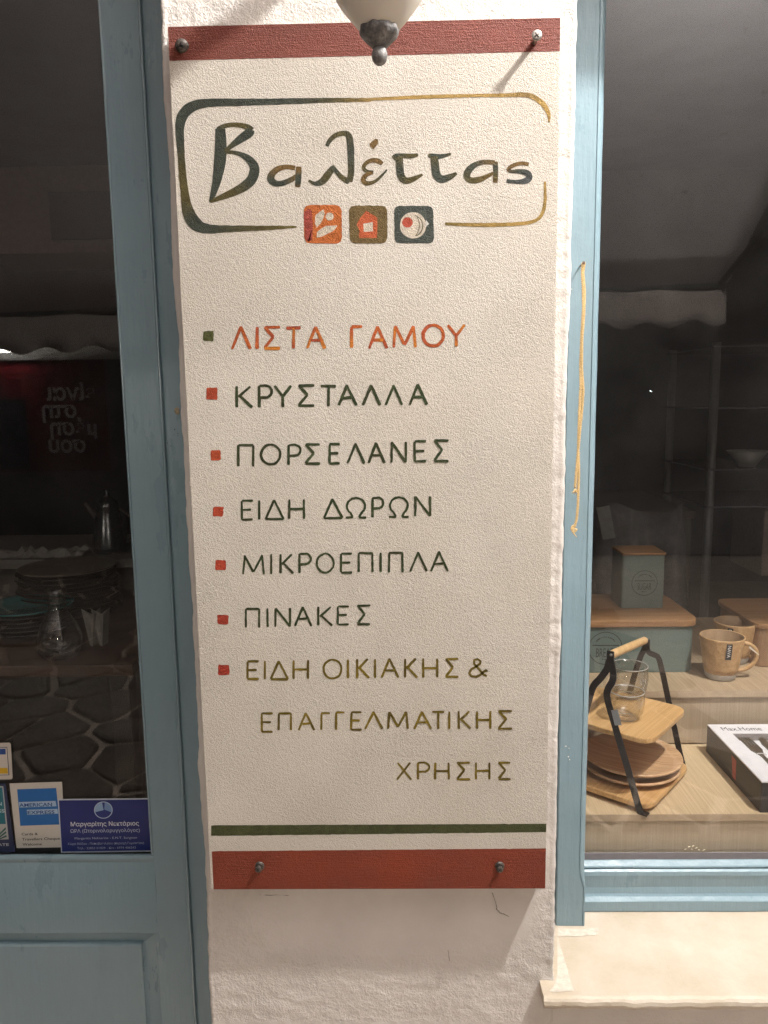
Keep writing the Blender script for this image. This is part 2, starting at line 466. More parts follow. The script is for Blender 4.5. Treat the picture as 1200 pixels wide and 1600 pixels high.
wallgrid('side_wall', 2.6, 4.0, 0, 4.0, YB+.001, step=.06)

# hairline cracks and a blister in the plaster (pieces of the pillar)
M_CRACK = simple('crack_shadow_dirt', (.16, .12, .09), .9, 0, .3)
for pts, rr in (([(769, 1394), (771, 1402), (775, 1410), (776, 1420), (782, 1427), (790, 1429), (797, 1433)], .0006),
                ([(700, 1484), (701, 1492), (703, 1503)], .0005), ([(402, 1396), (412, 1399), (432, 1398), (456, 1400)], .0006)):
    mb = MB(); q = []
    for a, b_ in zip(pts[:-1], pts[1:]):
        for k in range(5):
            t = k/5; q.append(at(a[0]+(b_[0]-a[0])*t+random.uniform(-.8, .8), a[1]+(b_[1]-a[1])*t+random.uniform(-.8, .8), YB-.0002))
    mb.tube(q, [rr*random.uniform(.4, 1.1) for _ in q], 5); mb.build('crack', M_CRACK, BLD)

# marble sill
SIL_Y0 = -.0131
prof = [(SIL_Y0+.006, zsb), (SIL_Y0+.001, zsb+.004), (SIL_Y0-.0005, (zsb+ZSILL)/2), (SIL_Y0+.0012, ZSILL-.005), (SIL_Y0+.0045, ZSILL-.0018), (SIL_Y0+.010, ZSILL-.0004), (SIL_Y0+.018, ZSILL),
        (.05, ZSILL), (.12, ZSILL), (.20, ZSILL), (.24, ZSILL)]
v = []; f = []
nxs = 150; k = len(prof); X0, X1 = .2745, 2.45
xs = [X0+(X1-X0)*(i/nxs)**1.6 for i in range(nxs+1)]
for x in xs:
    for (y, z) in prof:
        d = noise.noise(Vector((x*30, y*30, z*30)))*.0018+noise.noise(Vector((x*90, y*60, z*90)))*.0012
        lft = max(0, 1-(x-X0)/.006)
        v.append((x+noise.noise(Vector((1, y*80, z*60)))*.002*lft, y+(d if y < .01 else 0), z+(d*.6 if z > zsb+.003 and y < .02 else d*.25)))
for i in range(nxs):
    for j in range(k-1): f.append((i*k+j, i*k+j+1, (i+1)*k+j+1, (i+1)*k+j))
f.append(tuple(range(k)))
n0 = len(v); v += [(X0, .24, zsb), (X1, .24, zsb)]; f += [(0, n0, n0+1, nxs*k), (k-1, n0, 0)]
wmesh('window_sill', v, f, M_MARBLE, BLD, False)
# old whitewash smear along the pillar end of the sill
mb = MB(); M_WASH = simple('whitewash', (.525, .475, .40), .8, 0, .14, 90, .0012, 200)
zz = ZSILL+.0006
pl = [(872, 1462), (900, 1463), (934, 1461), (936, 1449), (917, 1450), (913, 1452), (871, 1450)]
mb.add([atz(a, b_, zz+.0002) for a, b_ in pl], [tuple(range(len(pl)))])
pl = [(871, 1463), (876, 1480), (886, 1512), (892, 1535), (897, 1548), (868, 1550), (858, 1549), (866, 1540), (871, 1520)]
mb.add([atz(a, b_, zz) for a, b_ in pl], [tuple(range(len(pl)))])
mb.build('whitewash_smear', M_WASH, BLD)

# ---- display window frame
M_BLUE2 = M_BLUE
XP0, XP1 = .330, .3835
WIN = empty('display_window', (1.2, .2, ZSILL)); WIN.parent = BLD; WIN.location = Vector((1.2, .2, ZSILL))-Vector(BLD.location)
# post with a stopped chamfer on its right corner
ch = .0085; zc = at(912, 1386, YF).z; zt2 = 2.62
def chz(z): return ch*min(1, max(0, (z-zc)/.035))**.8
v = []; f = []; zl = [ZSILL+.0005, ZSILL+.003]+[zc-.01+.005*i for i in range(12)]+[zc+.06+i*.02 for i in range(100)]; zl = [z for z in zl if z < zt2]+[zt2]
for z in zl:
    c = chz(z); wv = noise.noise(Vector((2, 5, z*12)))*.0006
    row = [(XP0, .24), (XP0, YF+.003), (XP0+.002, YF+.0005), (XP1-c-.0045, YF+wv*.4), (XP1-c-.0035, YF+.0012), (XP1-c-.0028, YF-.0006), (XP1-c*.9, YF-.0006+c*.1), (XP1-c*.4+wv, YF+c*.45), (XP1+wv, YF+c*1.1+.001), (XP1, .24)]
    v += [(a, b_, z) for a, b_ in row]
k = len(row)
for i in range(len(zl)-1):
    for j in range(k-1): f.append((i*k+j, i*k+j+1, (i+1)*k+j+1, (i+1)*k+j))
f.append(tuple(range(k)))
wmesh('post', v, f, M_BLUE, WIN, False)
def zr(py, y): return at(1050, py, y).z
YG = .236
yr = .208
prof = [(.25, ZSILL+.0005), (yr, ZSILL+.0005), (yr-.0005, ZSILL+.003), (yr, zr(1409, yr)), (yr+.001, zr(1408, yr)), (yr+.0065, zr(1404, yr)),
        (yr+.009, zr(1402, yr+.009)), (yr+.0125, zr(1396, yr+.0125)), (yr+.0145, zr(1386, yr+.0145)), (yr+.0135, zr(1374, yr+.0135)), (yr+.0125, zr(1368, yr+.0125)), (yr+.0135, zr(1362, yr+.0135)), (yr+.017, zr(1358, yr+.017)),
        (yr+.0190, zr(1357, yr+.019)), (yr+.0192, zr(1356, yr+.0192)), (yr+.0165, zr(1355.5, yr+.0165)), (yr+.0175, zr(1353, yr+.0175)), (YG-.003, zr(1344, YG-.003)), (YG-.0025, zr(1343, YG-.0025)), (YG+.014, zr(1343, YG))]
v, f = extrude_profile(prof, XP1-.0006, 2.6, 120, .0005)
wmesh('bottom_rail', v, f, M_BLUE, WIN, False)
zg = zr(1343, YG)
mb = MB(); mb.box(XP1+.0002, 2.6, YG-.002, YG-.0002, zg+.0002, zr(1331.5, YG), .0003); mb.build('putty_strip', simple('grey_putty', (.16, .15, .16), .6, 0, .1), WIN)
mb = MB(); mb.box(XP1-.01, 2.6, YG, YG+.005, zg-.004, 2.62); mb.build('pane', M_GLASS, WIN)
mb = MB(); mb.box(.33, 2.62, .17, .245, 2.56, 2.619, .002); mb.build('top_rail', M_BLUE, WIN)
mb = MB(); mb.box(2.545, 2.598, YF, .245, ZSILL+.001, 2.559, .002); mb.build('post', M_BLUE, WIN)
# paint chips on the post
M_CHIP = simple('chipped_undercoat', (.62, .60, .56), .8, 0, .2)
for (px, py, r_) in ((884, 1166, .0016), (889, 1169, .0010), (888, 1182, .0013), (890, 1187, .0011), (893, 452, .0009)):
    c = at(px, py, YF-.0004); mb = MB()
    q = [c+Vector((math.cos(a)*r_*random.uniform(.5, 1.3), random.uniform(-.0006, 0), math.sin(a)*r_*random.uniform(.6, 1.6))) for a in [i*PI/4 for i in range(8)]]
    mb.add(q+[c+Vector((0, -.0009, 0))], [(i, (i+1) % 8, 8) for i in range(8)]); mb.build('paint_chip', M_CHIP, WIN)

# ---- door on the left
DOOR = empty('door', (-.8, .17, 0)); DOOR.parent = BLD; DOOR.location = Vector((-.8, .17, 0))-Vector(BLD.location)
YD = .1685; YJ = .1695; YDG = .190
xe = -.3655    # right edge of the door leaf
xi = -.4305    # right edge of the glass opening
zb_gl = at(120, 1336, YD).z; zp_top = at(120, 1458, YD).z
# jamb
v = []; f = []; n = 260
for i in range(n+1):
    z = .02+2.48*i/n; wv = noise.noise(Vector((4, 1, z*14)))*.0007
    v += [(-.288, YJ+.002, z), (-.30, YJ+wv, z), (-.350, YJ+wv*.6, z), (-.3608, YJ+.0001, z), (-.3616, YJ+.0006, z), (-.3616, .23, z)]
for i in range(n):
    for j in range(5): f.append((i*6+j+1, i*6+j, (i+1)*6+j, (i+1)*6+j+1))
wmesh('jamb', v, f, M_BLUE, DOOR, True)
# stile with rounded nosing on its right edge and a glazing bead
v = []; f = []
row0 = [(-.3618, .22), (-.3618, YD+.0035), (-.3625, YD-.0004), (-.3640, YD-.0024), (-.3656, YD-.0030), (-.3672, YD-.0020), (-.3682, YD+.0006), (-.3688, YD+.0008), (-.3696, YD), (-.3705, YD), (-.400, YD), (-.4260, YD)]
for i in range(n+1):
    z = .02+2.48*i/n; wv = noise.noise(Vector((14, 1, z*16)))*.0007+noise.noise(Vector((14, 1, z*60)))*.0002
    v += [(x+wv, y+(wv*.5 if y < .18 else 0), z) for x, y in row0]
k = len(row0)
for i in range(n):
    for j in range(k-1): f.append((i*k+j+1, i*k+j, (i+1)*k+j, (i+1)*k+j+1))
wmesh('stile', v, f, M_BLUE, DOOR, True)
M_BEAD = m_bluepaint('thick_gloss_bead_paint'); _b = M_BEAD.node_tree.nodes['Principled BSDF']
for l_ in list(_b.inputs['Roughness'].links): M_BEAD.node_tree.links.remove(l_)
_b.inputs['Roughness'].default_value = .2; _b.inputs['Coat Weight'].default_value = 1; _b.inputs['Coat Roughness'].default_value = .12
mb = MB(); pts = [(-.3640+noise.noise(Vector((14, 1, (.02+2.48*i/n)*16)))*.0007, YD-.0026, .02+2.48*i/n) for i in range(n+1)]
mb.tube(pts, .0026, 10); mb.build('edge_bead', M_BEAD, DOOR, True)
# glazing bead (vertical) with round nose
v = []; f = []
row0 = [(-.4260, YD), (-.4264, YD+.0012), (-.4270, YD-.0008), (-.4285, YD-.0022), (-.4305, YD-.0018), (-.4325, YD+.003), (-.4335, YD+.010), (-.4337, YDG)]
z0b = zb_gl
for i in range(n+1):
    z = z0b+(2.48-z0b)*i/n; wv = noise.noise(Vector((24, 1, z*16)))*.0005
    v += [(x+wv, y, z) for x, y in row0]
k = len(row0)
for i in range(n):
    for j in range(k-1): f.append((i*k+j+1, i*k+j, (i+1)*k+j, (i+1)*k+j+1))
wmesh('glazing_bead', v, f, M_BEAD, DOOR, True)
# rail under the glass, with a soft bead
prof = [(YDG, zb_gl-.011), (YD+.010, zb_gl-.005), (YD+.003, zb_gl-.0005), (YD-.0012, zb_gl-.004), (YD-.0018, zb_gl-.008), (YD-.0005, zb_gl-.013), (YD+.001, zb_gl-.0145), (YD, zb_gl-.016), (YD, zp_top)]
v, f = extrude_profile(prof, -1.55, -.4262, 60, .0004); wmesh('middle_rail', v, f, M_BLUE, DOOR, True)
# panel: sloped recess then raised field
xo = at(245, 1460, YD).x; xr2 = at(229, 1480, YD+.012).x; xf = at(219, 1477, YD+.005).x
zo = zp_top; zr2 = at(100, 1470, YD+.012).z; zf = at(100, 1476, YD+.005).z
rings = [(xo, zo, YD), (xo-.001, zo-.001, YD+.004), (xr2+.001, zr2+.001, YD+.013), (xr2-.002, zr2-.002, YD+.0135), (xf+.003, zf+.001, YD+.010), (xf+.002, zf, YD+.0055), (xf-.003, zf-.003, YD+.004)]
xl_ = -1.50; zl_ = .10; v = []; f = []
for (x, z, y) in rings:
    dx = xo-x; dz = zo-z
    v += [(x, y, z), (xl_+dx, y, z), (xl_+dx, y, zl_+dz), (x, y, zl_+dz)]
for i in range(len(rings)-1):
    for j in range(4): a, b_ = i*4+j, i*4+(j+1) % 4; f.append((a, b_, b_+4, a+4))
i = (len(rings)-1)*4; f.append((i, i+1, i+2, i+3))
wmesh('lower_panel', v, f, M_BLUE, DOOR, False)
mb = MB(); mb.add([(-.4260, YD, zo), (xo, YD, zo), (xo, YD, .02), (-.4260, YD, .02)], [(0, 1, 2, 3)])
mb.add([(xo, YD, .1), (-1.55, YD, .1), (-1.55, YD, .02), (xo, YD, .02)], [(0, 1, 2, 3)]); mb.build('bottom_rail', M_BLUE, DOOR)
mb = MB(); mb.box(-1.55, -.431, YDG, YDG+.005, zb_gl-.016, 2.46); mb.build('pane', M_GLASS, DOOR)
mb = MB(); mb.box(-1.6, -.30, YD+.001, .23, 2.47, 2.55, .002); mb.build('top_rail', M_BLUE, DOOR)
mb = MB(); mb.box(-1.62, -1.50, YD+.001, .23, .02, 2.469, .002); mb.build('stile', M_BLUE, DOOR)
# flaked blob and specks on the jamb
M_BLOB = simple('old_foam', (.36, .30, .20), .9, 0, .3, 200, .002, 300)
c = at(277, 642, YJ-.003); mb = MB(); bm = bmesh.new(); bmesh.ops.create_icosphere(bm, subdivisions=3, radius=.0048)
for q in bm.verts: q.co = c+Vector((q.co.x*.9, q.co.y*.7, q.co.z*1.25))*(1+.35*noise.noise(q.co*300))
mb.bm(bm); mb.build('filler_lump', M_BLOB, BLD, True)
M_SPECK = simple('black_fly_speck', (.015, .014, .014), .6, 0, .2)
mb = MB()
for (px, py, r_) in ((273, 671, .0011), (278, 677, .0009), (272, 679, .0006), (278, 681, .0008), (262, 692, .0010), (267, 697, .0009), (266, 672, .0005), (262, 688, .0004)):
    c = at(px, py, YJ-.0008); q = [c+Vector((math.cos(a)*r_, random.uniform(-.0004, 0), math.sin(a)*r_*random.uniform(.7, 1.3))) for a in [i*PI/3 for i in range(6)]]
    mb.add(q+[c+Vector((0, -.0005, 0))], [(i, (i+1) % 6, 6) for i in range(6)])
tag(mb.build('speck', M_SPECK, BLD), kind='stuff')
c = at(299, 1458, YD-.001); mb = MB(); q = [c+Vector(d) for d in ((-.002, 0, .003), (.001, -.0006, .001), (.0022, -.0004, -.004), (-.0002, 0, -.002))]
mb.add(q, [(0, 1, 2, 3)]); mb.build('bare_wood_chip', simple('bare_wood', (.62, .45, .28), .7), BLD)

# ================================================================== SIGN BOARD
ZC = 1.364; HW = .275; HH = 1.3194/2
SIGN = empty('hanging_sign', (0, 0, ZC-HH), 'tall cream textured sign board with hand-painted Greek lettering screwed to the pillar', 'sign')
mb = MB(); nx, nzz = 60, 140; v = []; f = []
for i in range(nzz+1):
    for j in range(nx+1):
        x = -HW+2*HW*j/nx; z = ZC-HH+2*HH*i/nzz
        e = .0008*noise.noise(Vector((x*20, z*20, 3)))
        v.append((x+(e if j in (0, nx) else 0), 0, z+(e if i in (0, nzz) else 0)))
for i in range(nzz):
    for j in range(nx): a = i*(nx+1)+j; f.append((a, a+1, a+nx+2, a+nx+1))
per = [i for i in range(nx+1)]+[i*(nx+1)+nx for i in range(1, nzz+1)]+[nzz*(nx+1)+j for j in range(nx-1, -1, -1)]+[i*(nx+1) for i in range(nzz-1, 0, -1)]
nb = len(v); v += [(v[i][0], YB-.0004, v[i][2]) for i in per]
for a in range(len(per)):
    b_ = (a+1) % len(per); f.append((per[b_], per[a], nb+a, nb+b_))
wmesh('board', v, f, M_BOARD, SIGN)

class Paint:
    """hand-painted strokes on the sign face, laid out on the face plane y=0"""
    def __init__(s, y0=-.00022): s.m = MB(); s.y = y0
    def P(s, px, py): return at(px, py, 0)
    def stroke(s, pts, col, wob=.25, taper=0):
        # pts: (px,py,width_px[,col])
        s.y -= .000008
        pts = [tuple(p) for p in pts]
        dens = []
        for a, b_ in zip(pts[:-1], pts[1:]):
            L_ = math.hypot(b_[0]-a[0], b_[1]-a[1]); n = max(1, int(L_/2.2))
            for k in range(n):
                t = k/n; ca = a[3] if len(a) > 3 else col; cb = b_[3] if len(b_) > 3 else col
                dens.append((a[0]+(b_[0]-a[0])*t, a[1]+(b_[1]-a[1])*t, a[2]+(b_[2]-a[2])*t, tuple(x+(y-x)*t for x, y in zip(ca, cb))))
        e = pts[-1]; dens.append((e[0], e[1], e[2], e[3] if len(e) > 3 else col))
        nn = len(dens); vs = []; cs = []
        sd = random.uniform(0, 100)
        for i, (x, y, w_, c) in enumerate(dens):
            a, b_ = dens[max(0, i-1)], dens[min(nn-1, i+1)]
            tx, ty = b_[0]-a[0], b_[1]-a[1]; l = math.hypot(tx, ty) or 1; nx_, ny_ = -ty/l, tx/l
            w1 = w_/2+wob*(noise.noise(Vector((sd, i*.35, 0)))); w2 = w_/2+wob*(noise.noise(Vector((sd+9, i*.35, 0))))
            if i == 0 or i == nn-1: w1 *= .72; w2 *= .8
            for q, ww in ((nx_, w1), (-nx_, w2)):
                sgn = 1 if q == nx_ else -1
            p1 = s.P(x+nx_*w1, y+ny_*w1); p2 = s.P(x-nx_*w2, y-ny_*w2)
            vs += [(p1.x, s.y, p1.z), (p2.x, s.y, p2.z)]; cs += [c, c]
        s.m.add(vs, [(2*i, 2*i+1, 2*i+3, 2*i+2) for i in range(nn-1)]); s.m.c += cs
    def poly(s, pts, col, r=0, wob=.5):
        s.y -= .000008
        if r: pts = rounded(pts, r, 5)
        q = []
        for i in range(len(pts)):
            a, b_ = Vector(pts[i][:2]), Vector(pts[(i+1) % len(pts)][:2]); n = max(1, int((b_-a).length/2.5))
            for k in range(n):
                p = a+(b_-a)*k/n; q.append(p+Vector((noise.noise(Vector((p.x*.4, p.y*.4, 0))), noise.noise(Vector((p.x*.4, p.y*.4, 9)))))*wob*2)
        vs = []
        for p in q: w3 = s.P(p.x, p.y); vs.append((w3.x, s.y, w3.z))
        s.m.add(vs, [tuple(range(len(vs)))]); s.m.c += [col]*len(vs)
    def build(s, name, material=None, label=None):
        bm = bmesh.new(); me = bpy.data.meshes.new('t'); 
        o = s.m.build(name, material or M_PAINT, SIGN)
        if label: o['label'] = label
        return o

def arc(cx, cy, rx, ry, a0, a1, n=14): return [(cx+rx*math.cos(math.radians(a0+(a1-a0)*i/n)), cy+ry*math.sin(math.radians(a0+(a1-a0)*i/n))) for i in range(n+1)]
GL = {
 'Λ': [[(0, 1), (.5, 0)], [(.47, 0), (1, 1)]], 'Ι': [[(.5, 0), (.5, 1)]],
 'Σ': [[(1, 0), (.03, .01)], [(.03, 0), (.58, .47)], [(.58, .45), (.02, .97)], [(0, 1), (1, 1)]],
 'Τ': [[(0, 0), (1, 0)], [(.52, 0), (.5, 1)]],
 'Α': [[(0, 1), (.48, 0)], [(.46, 0), (1, 1)], [(.2, .63), (.78, .61)]],
 'Γ': [[(1, 0), (0, 0)], [(.02, 0), (0, 1)]],
 'Μ': [[(0, 1), (.08, 0)], [(.07, 0), (.5, .86)], [(.5, .88), (.93, 0)], [(.92, 0), (1, 1)]],
 'Ο': [arc(.5, .5, .5, .5, -100, 262, 26)],
 'Υ': [[(0, 0), (.5, .5)], [(1, 0), (.5, .5)], [(.5, .48), (.5, 1)]],
 'Κ': [[(0, 0), (0, 1)], [(.9, 0), (.1, .52)], [(.18, .45), (1, 1)]],
 'Ρ': [[(0, 0), (0, 1)], [(0, .02), (.45, 0)]+arc(.5, .27, .48, .27, -90, 90, 12)+[(0, .55)]],
 'Π': [[(0, 0), (0, 1)], [(0, 0), (1, 0)], [(1, 0), (1, 1)]],
 'Ε': [[(0, 0), (0, 1)], [(0, 0), (1, 0)], [(0, .48), (.85, .47)], [(0, 1), (1, .99)]],
 'Ν': [[(0, 1), (0, 0)], [(0, 0), (1, 1)], [(1, 1), (1, 0)]],
 'Η': [[(0, 0), (0, 1)], [(0, .5), (1, .49)], [(1, 0), (1, 1)]],
 'Δ': [[(0, 1), (.48, 0)], [(.46, 0), (1, 1)], [(0, 1), (1, 1)]],
 'Ω': [[(0, 1), (.36, 1)], [(.36, 1)]+arc(.5, .42, .44, .42, 128, 412, 24)+[(.64, 1)], [(.64, 1), (1, 1)]],
 'Χ': [[(.03, 0), (1, 1)], [(.95, 0), (0, 1)]],
 '&': [[(.98, .97), (.78, .86), (.50, .52), (.28, .26), (.30, .08), (.46, 0), (.62, .1), (.60, .26), (.42, .42), (.14, .58), (.03, .78), (.14, .96), (.38, 1), (.62, .9), (.84, .66), (.98, .66), (.88, .58)]],
}
ORG = [(.50, .105, .014), (.40, .065, .018), (.60, .20, .015)]
DGR = [(.018, .040, .010), (.024, .034, .008), (.028, .050, .012)]
OLV = [(.15, .11, .005), (.105, .074, .005), (.22, .155, .007)]
LINES = [
 (ORG, 5.2, 'orange', [('Λ', 362, 392, 509, 547), ('Ι', 397, 407, 509, 547), ('Σ', 412, 439, 509.5, 546), ('Τ', 446, 471, 511, 546), ('Α', 479, 509, 509, 546), ('Γ', 548, 567, 509, 545), ('Α', 575.5, 606, 508.5, 546), ('Μ', 614, 650, 508, 544.5), ('Ο', 660, 694, 506.5, 542), ('Υ', 699, 727, 506, 543)]),
 (DGR, 4.8, 'dark green', [('Κ', 369, 395, 602, 638), ('Ρ', 404, 426, 601, 638), ('Υ', 428, 456, 601, 638), ('Σ', 465, 492, 601, 635.5), ('Τ', 500, 526, 602, 636), ('Α', 528, 558, 600, 635), ('Λ', 566, 595, 600, 634.5), ('Λ', 602, 629, 600.5, 634), ('Α', 639, 668, 599, 634)]),
 (DGR, 4.4, 'dark green', [('Π', 371.5, 396.5, 694, 730), ('Ο', 407, 439, 693, 727), ('Ρ', 450, 471, 693.5, 727.5), ('Σ', 476, 501, 693, 726), ('Ε', 514, 532, 692.5, 725.5), ('Λ', 542, 570, 691, 725.5), ('Α', 575, 602, 690, 725), ('Ν', 611, 635, 689, 724), ('Ε', 647, 667, 688, 722.5), ('Σ', 677, 702, 686.5, 722)]),
 (DGR, 4.0, 'dark green', [('Ε', 377, 396, 781, 813.5), ('Ι', 400, 410, 780, 813), ('Δ', 414, 444.5, 779.5, 812.5), ('Η', 451, 476, 778.5, 812), ('Δ', 505, 536, 777.5, 811), ('Ω', 539, 573.5, 776.5, 810), ('Ρ', 581, 600, 776, 810), ('Ω', 606.5, 640, 775.5, 809), ('Ν', 648, 673, 774, 808)]),
 (DGR, 3.8, 'dark green', [('Μ', 379, 413, 866, 899), ('Ι', 419, 429, 864.5, 898.5), ('Κ', 437.5, 459.5, 864, 897.5), ('Ρ', 467, 487, 863.5, 897), ('Ο', 494, 522.5, 863.5, 896), ('Ε', 532, 551, 863.5, 896), ('Π', 559.5, 583, 862.5, 895), ('Ι', 590, 599, 862, 895), ('Π', 607, 630, 862, 896), ('Λ', 640, 668, 861, 894), ('Α', 672.5, 701, 860, 894)]),
 (DGR, 3.8, 'dark green', [('Π', 383.5, 406, 950, 982), ('Ι', 413, 423, 949, 981), ('Ν', 429.5, 454.5, 948.5, 980.5), ('Α', 460, 488, 946.5, 979.5), ('Κ', 496.5, 520, 946.5, 979), ('Ε', 527, 546, 946, 977.5), ('Σ', 557, 579.5, 944.5, 976.5)]),
 (OLV, 4.0, 'olive', [('Ε', 386, 405, 1032, 1062.5), ('Ι', 409, 419, 1031, 1063), ('Δ', 422, 451, 1031, 1062.5), ('Η', 458, 482, 1030, 1062), ('Ο', 504.5, 534.5, 1029, 1061.5), ('Ι', 539, 548, 1028.5, 1061), ('Κ', 557, 577.5, 1028, 1061), ('Ι', 581, 591, 1028, 1061), ('Α', 595, 623.5, 1027.5, 1060.5), ('Κ', 632, 653, 1027.5, 1060), ('Η', 660, 684, 1027.5, 1060), ('Σ', 695, 717, 1028, 1059), ('&', 731, 763, 1028, 1059)]),
 (OLV, 3.8, 'olive', [('Ε', 408, 427, 1113, 1145), ('Π', 434.5, 455.5, 1113, 1142.5), ('Α', 465.5, 492, 1112, 1142.5), ('Γ', 501, 516.5, 1112.5, 1142), ('Γ', 524, 539.5, 1111.5, 1142), ('Ε', 548, 566, 1111, 1141.5), ('Λ', 569.5, 598.5, 1110, 1140.5), ('Μ', 605.5, 638, 1110.5, 1140.5), ('Α', 646.5, 674.5, 1110, 1140.5), ('Τ', 674, 695.5, 1110.5, 1140.5), ('Ι', 697, 706.5, 1110, 1140.5), ('Κ', 716, 736.5, 1109.5, 1140), ('Η', 744.5, 767, 1109.5, 1140), ('Σ', 777.5, 801, 1109.5, 1139.5)]),
 (OLV, 3.8, 'olive', [('Χ', 619.5, 643.5, 1190, 1219.5), ('Ρ', 652, 672, 1190, 1219.5), ('Η', 679, 702, 1190, 1219.5), ('Σ', 712.5, 735.5, 1190, 1219), ('Η', 743, 765.5, 1190, 1219), ('Σ', 777.5, 798.5, 1190, 1218.5)]),
]
WORDS = []
for pal, wd, cn, letters in LINES:
    cur = [letters[0]]
    for l in letters[1:]:
        if l[1]-cur[-1][2] > (13 if l[0] == '&' else 19): WORDS.append((pal, wd, cn, cur)); cur = []
        cur.append(l)
    WORDS.append((pal, wd, cn, cur))
for pal, wd, cn, letters in WORDS:
    pt = Paint()
    for (ch_, x0, x1, y0, y1) in letters:
        for st in GL[ch_]:
            c = random.choice(pal); c2 = random.choice(pal)
            lw = wd*random.uniform(.85, 1.04)
            P_ = []
            for i, (a, b_) in enumerate(st):
                jx, jy = random.uniform(-.35, .35), random.uniform(-.35, .35)
                t = i/(len(st)-1)
                P_.append((x0+1+(x1-x0-2)*a+jx, y0+1.5+(y1-y0-3)*b_-jy, lw*(.92+.16*t), tuple(p*(1-t)+q*t for p, q in zip(c, c2))))
            pt.stroke(P_, c, .4)
    word = ''.join(l[0] for l in letters)
    pt.build('lettering', label=f'{cn} hand-painted capitals reading {word}')
# bullets
for (x, y, w_, h_, c) in ((326, 525, 17, 15, (.075, .085, .018)), (331.5, 615, 18, 18, (.40, .055, .018)), (337, 712, 16, 16, (.42, .062, .018)), (341, 799.5, 16, 15, (.45, .055, .020)),
                        (345, 883, 17, 16, (.42, .045, .018)), (348.5, 968, 18, 15, (.36, .036, .016)), (350, 1047, 17, 16, (.38, .036, .018))):
    pt = Paint(); a = w_/2; b_ = h_/2; j = lambda: random.uniform(-.8, .8)
    pt.poly([(x-a+j(), y-b_+j()), (x+a+j(), y-b_+j()), (x+a+j(), y+b_+j()), (x-a+j(), y+b_+j())], c, 2.5, .5)
    o = pt.build('bullet_mark'); 
    if y < 600: o['label'] = 'olive green bullet square'
# bands
RED1 = (.165, .034, .020); RED2 = (.205, .029, .007); RED1b = (.33, .075, .04)
def band(name, c, corners, yoff=-.00015, mat_=None):
    """corners px: TL,TR,BR,BL; fine grid so colour can wander"""
    v = []; f = []; cs = []; nx, ny = 80, 8
    for i in range(ny+1):
        for j in range(nx+1):
            s_, t = j/nx, i/ny
            p = (Vector(corners[0])*(1-s_)+Vector(corners[1])*s_)*(1-t)+(Vector(corners[3])*(1-s_)+Vector(corners[2])*s_)*t
            if i in (0, ny): p.y += .9*noise.noise(Vector((p.x*.12, i*7, 1)))
            q = at(p.x, p.y, 0); v.append((max(-HW+.0003, min(HW-.0003, q.x)), yoff, max(ZC-HH+.0003, min(ZC+HH-.0003, q.z))))
            n_ = noise.noise(Vector((p.x*.012, p.y*.03, 2)))*.18
            cs.append(tuple(k*(1+n_) for k in c))
    for i in range(ny):
        for j in range(nx): a = i*(nx+1)+j; f.append((a+1, a, a+nx+1, a+nx+2))
    o = wmesh(name, v, f, mat_ or M_BAND, SIGN, cols=cs); return o
band('top_band', RED1, [(262, 41), (877, 26), (876, 80), (264, 95)])
band('bottom_band', RED2, [(331, 1330), (854, 1325.5), (852.5, 1389), (334, 1391)])
band('green_stripe', (.050, .062, .018), [(330, 1289.5), (854, 1287), (854, 1300), (330, 1306)], mat_=M_PAINT)

# logo: lettering
def Z1(p): return [(300+x/6.667, 150+y/6.667, w_/6.667*1.06+.4) for x, y, w_ in p]
def Z2(p): return [(270+x/3.871, 140+y/3.871, w_/3.871*1.08+.5) for x, y, w_ in p]
def Z3(p): return [(560+x/3.75, 140+y/3.75, w_/3.75*1.06+.6) for x, y, w_ in p]
def smooth(p, it=2):
    for _ in range(it):
        q = [p[0]]
        for a, b_ in zip(p[:-1], p[1:]):
            q.append(tuple(a[i]*.75+b_[i]*.25 for i in range(3))); q.append(tuple(a[i]*.25+b_[i]*.75 for i in range(3)))
        q.append(p[-1]); p = q
    return p
def grade(p, cols):
    n = len(p); out = []
    for i, q in enumerate(p):
        t = i/(n-1)*(len(cols)-1); k = min(len(cols)-2, int(t)); t -= k
        out.append((*q, tuple(a*(1-t)+b_*t for a, b_ in zip(cols[k], cols[k+1]))))
    return out
BG = (.024, .036, .026); BO = (.070, .056, .010); BR_ = (.14, .078, .014); OC = (.42, .27, .07)
pt = Paint()
pt.stroke(grade(smooth(Z1([(293, 335, 95), (300, 450, 108), (300, 560, 118), (292, 680, 118), (275, 800, 100), (248, 930, 74), (215, 1040, 52), (190, 1108, 30)])), [BG, BG, BG, BG]), BG)
pt.stroke(grade(smooth(Z1([(265, 345, 40), (340, 310, 42), (430, 297, 42), (520, 305, 46), (590, 330, 60), (615, 362, 78)])), [BG, BO, BO, BG]), BG)
pt.stroke(grade(smooth(Z1([(612, 350, 78), (600, 385, 92), (530, 430, 84), (455, 485, 62), (380, 545, 40), (345, 575, 30)])), [BG, BG, BO]), BG)
pt.stroke(grade(smooth(Z1([(350, 582, 34), (450, 588, 34), (530, 615, 48), (600, 660, 72), (652, 730, 90), (652, 800, 98), (620, 880, 100), (545, 945, 92), (440, 1000, 76), (330, 1045, 58), (190, 1102, 26)])), [BO, BG, BG, BG, BO, BO]), BG)
pt.build('logo_letter', label='large dark green initial letter')
def L_(strokes, cols):
    p_ = Paint()
    for s_ in strokes: p_.stroke(grade(smooth(s_), cols), cols[0])
    p_.build('logo_letter')
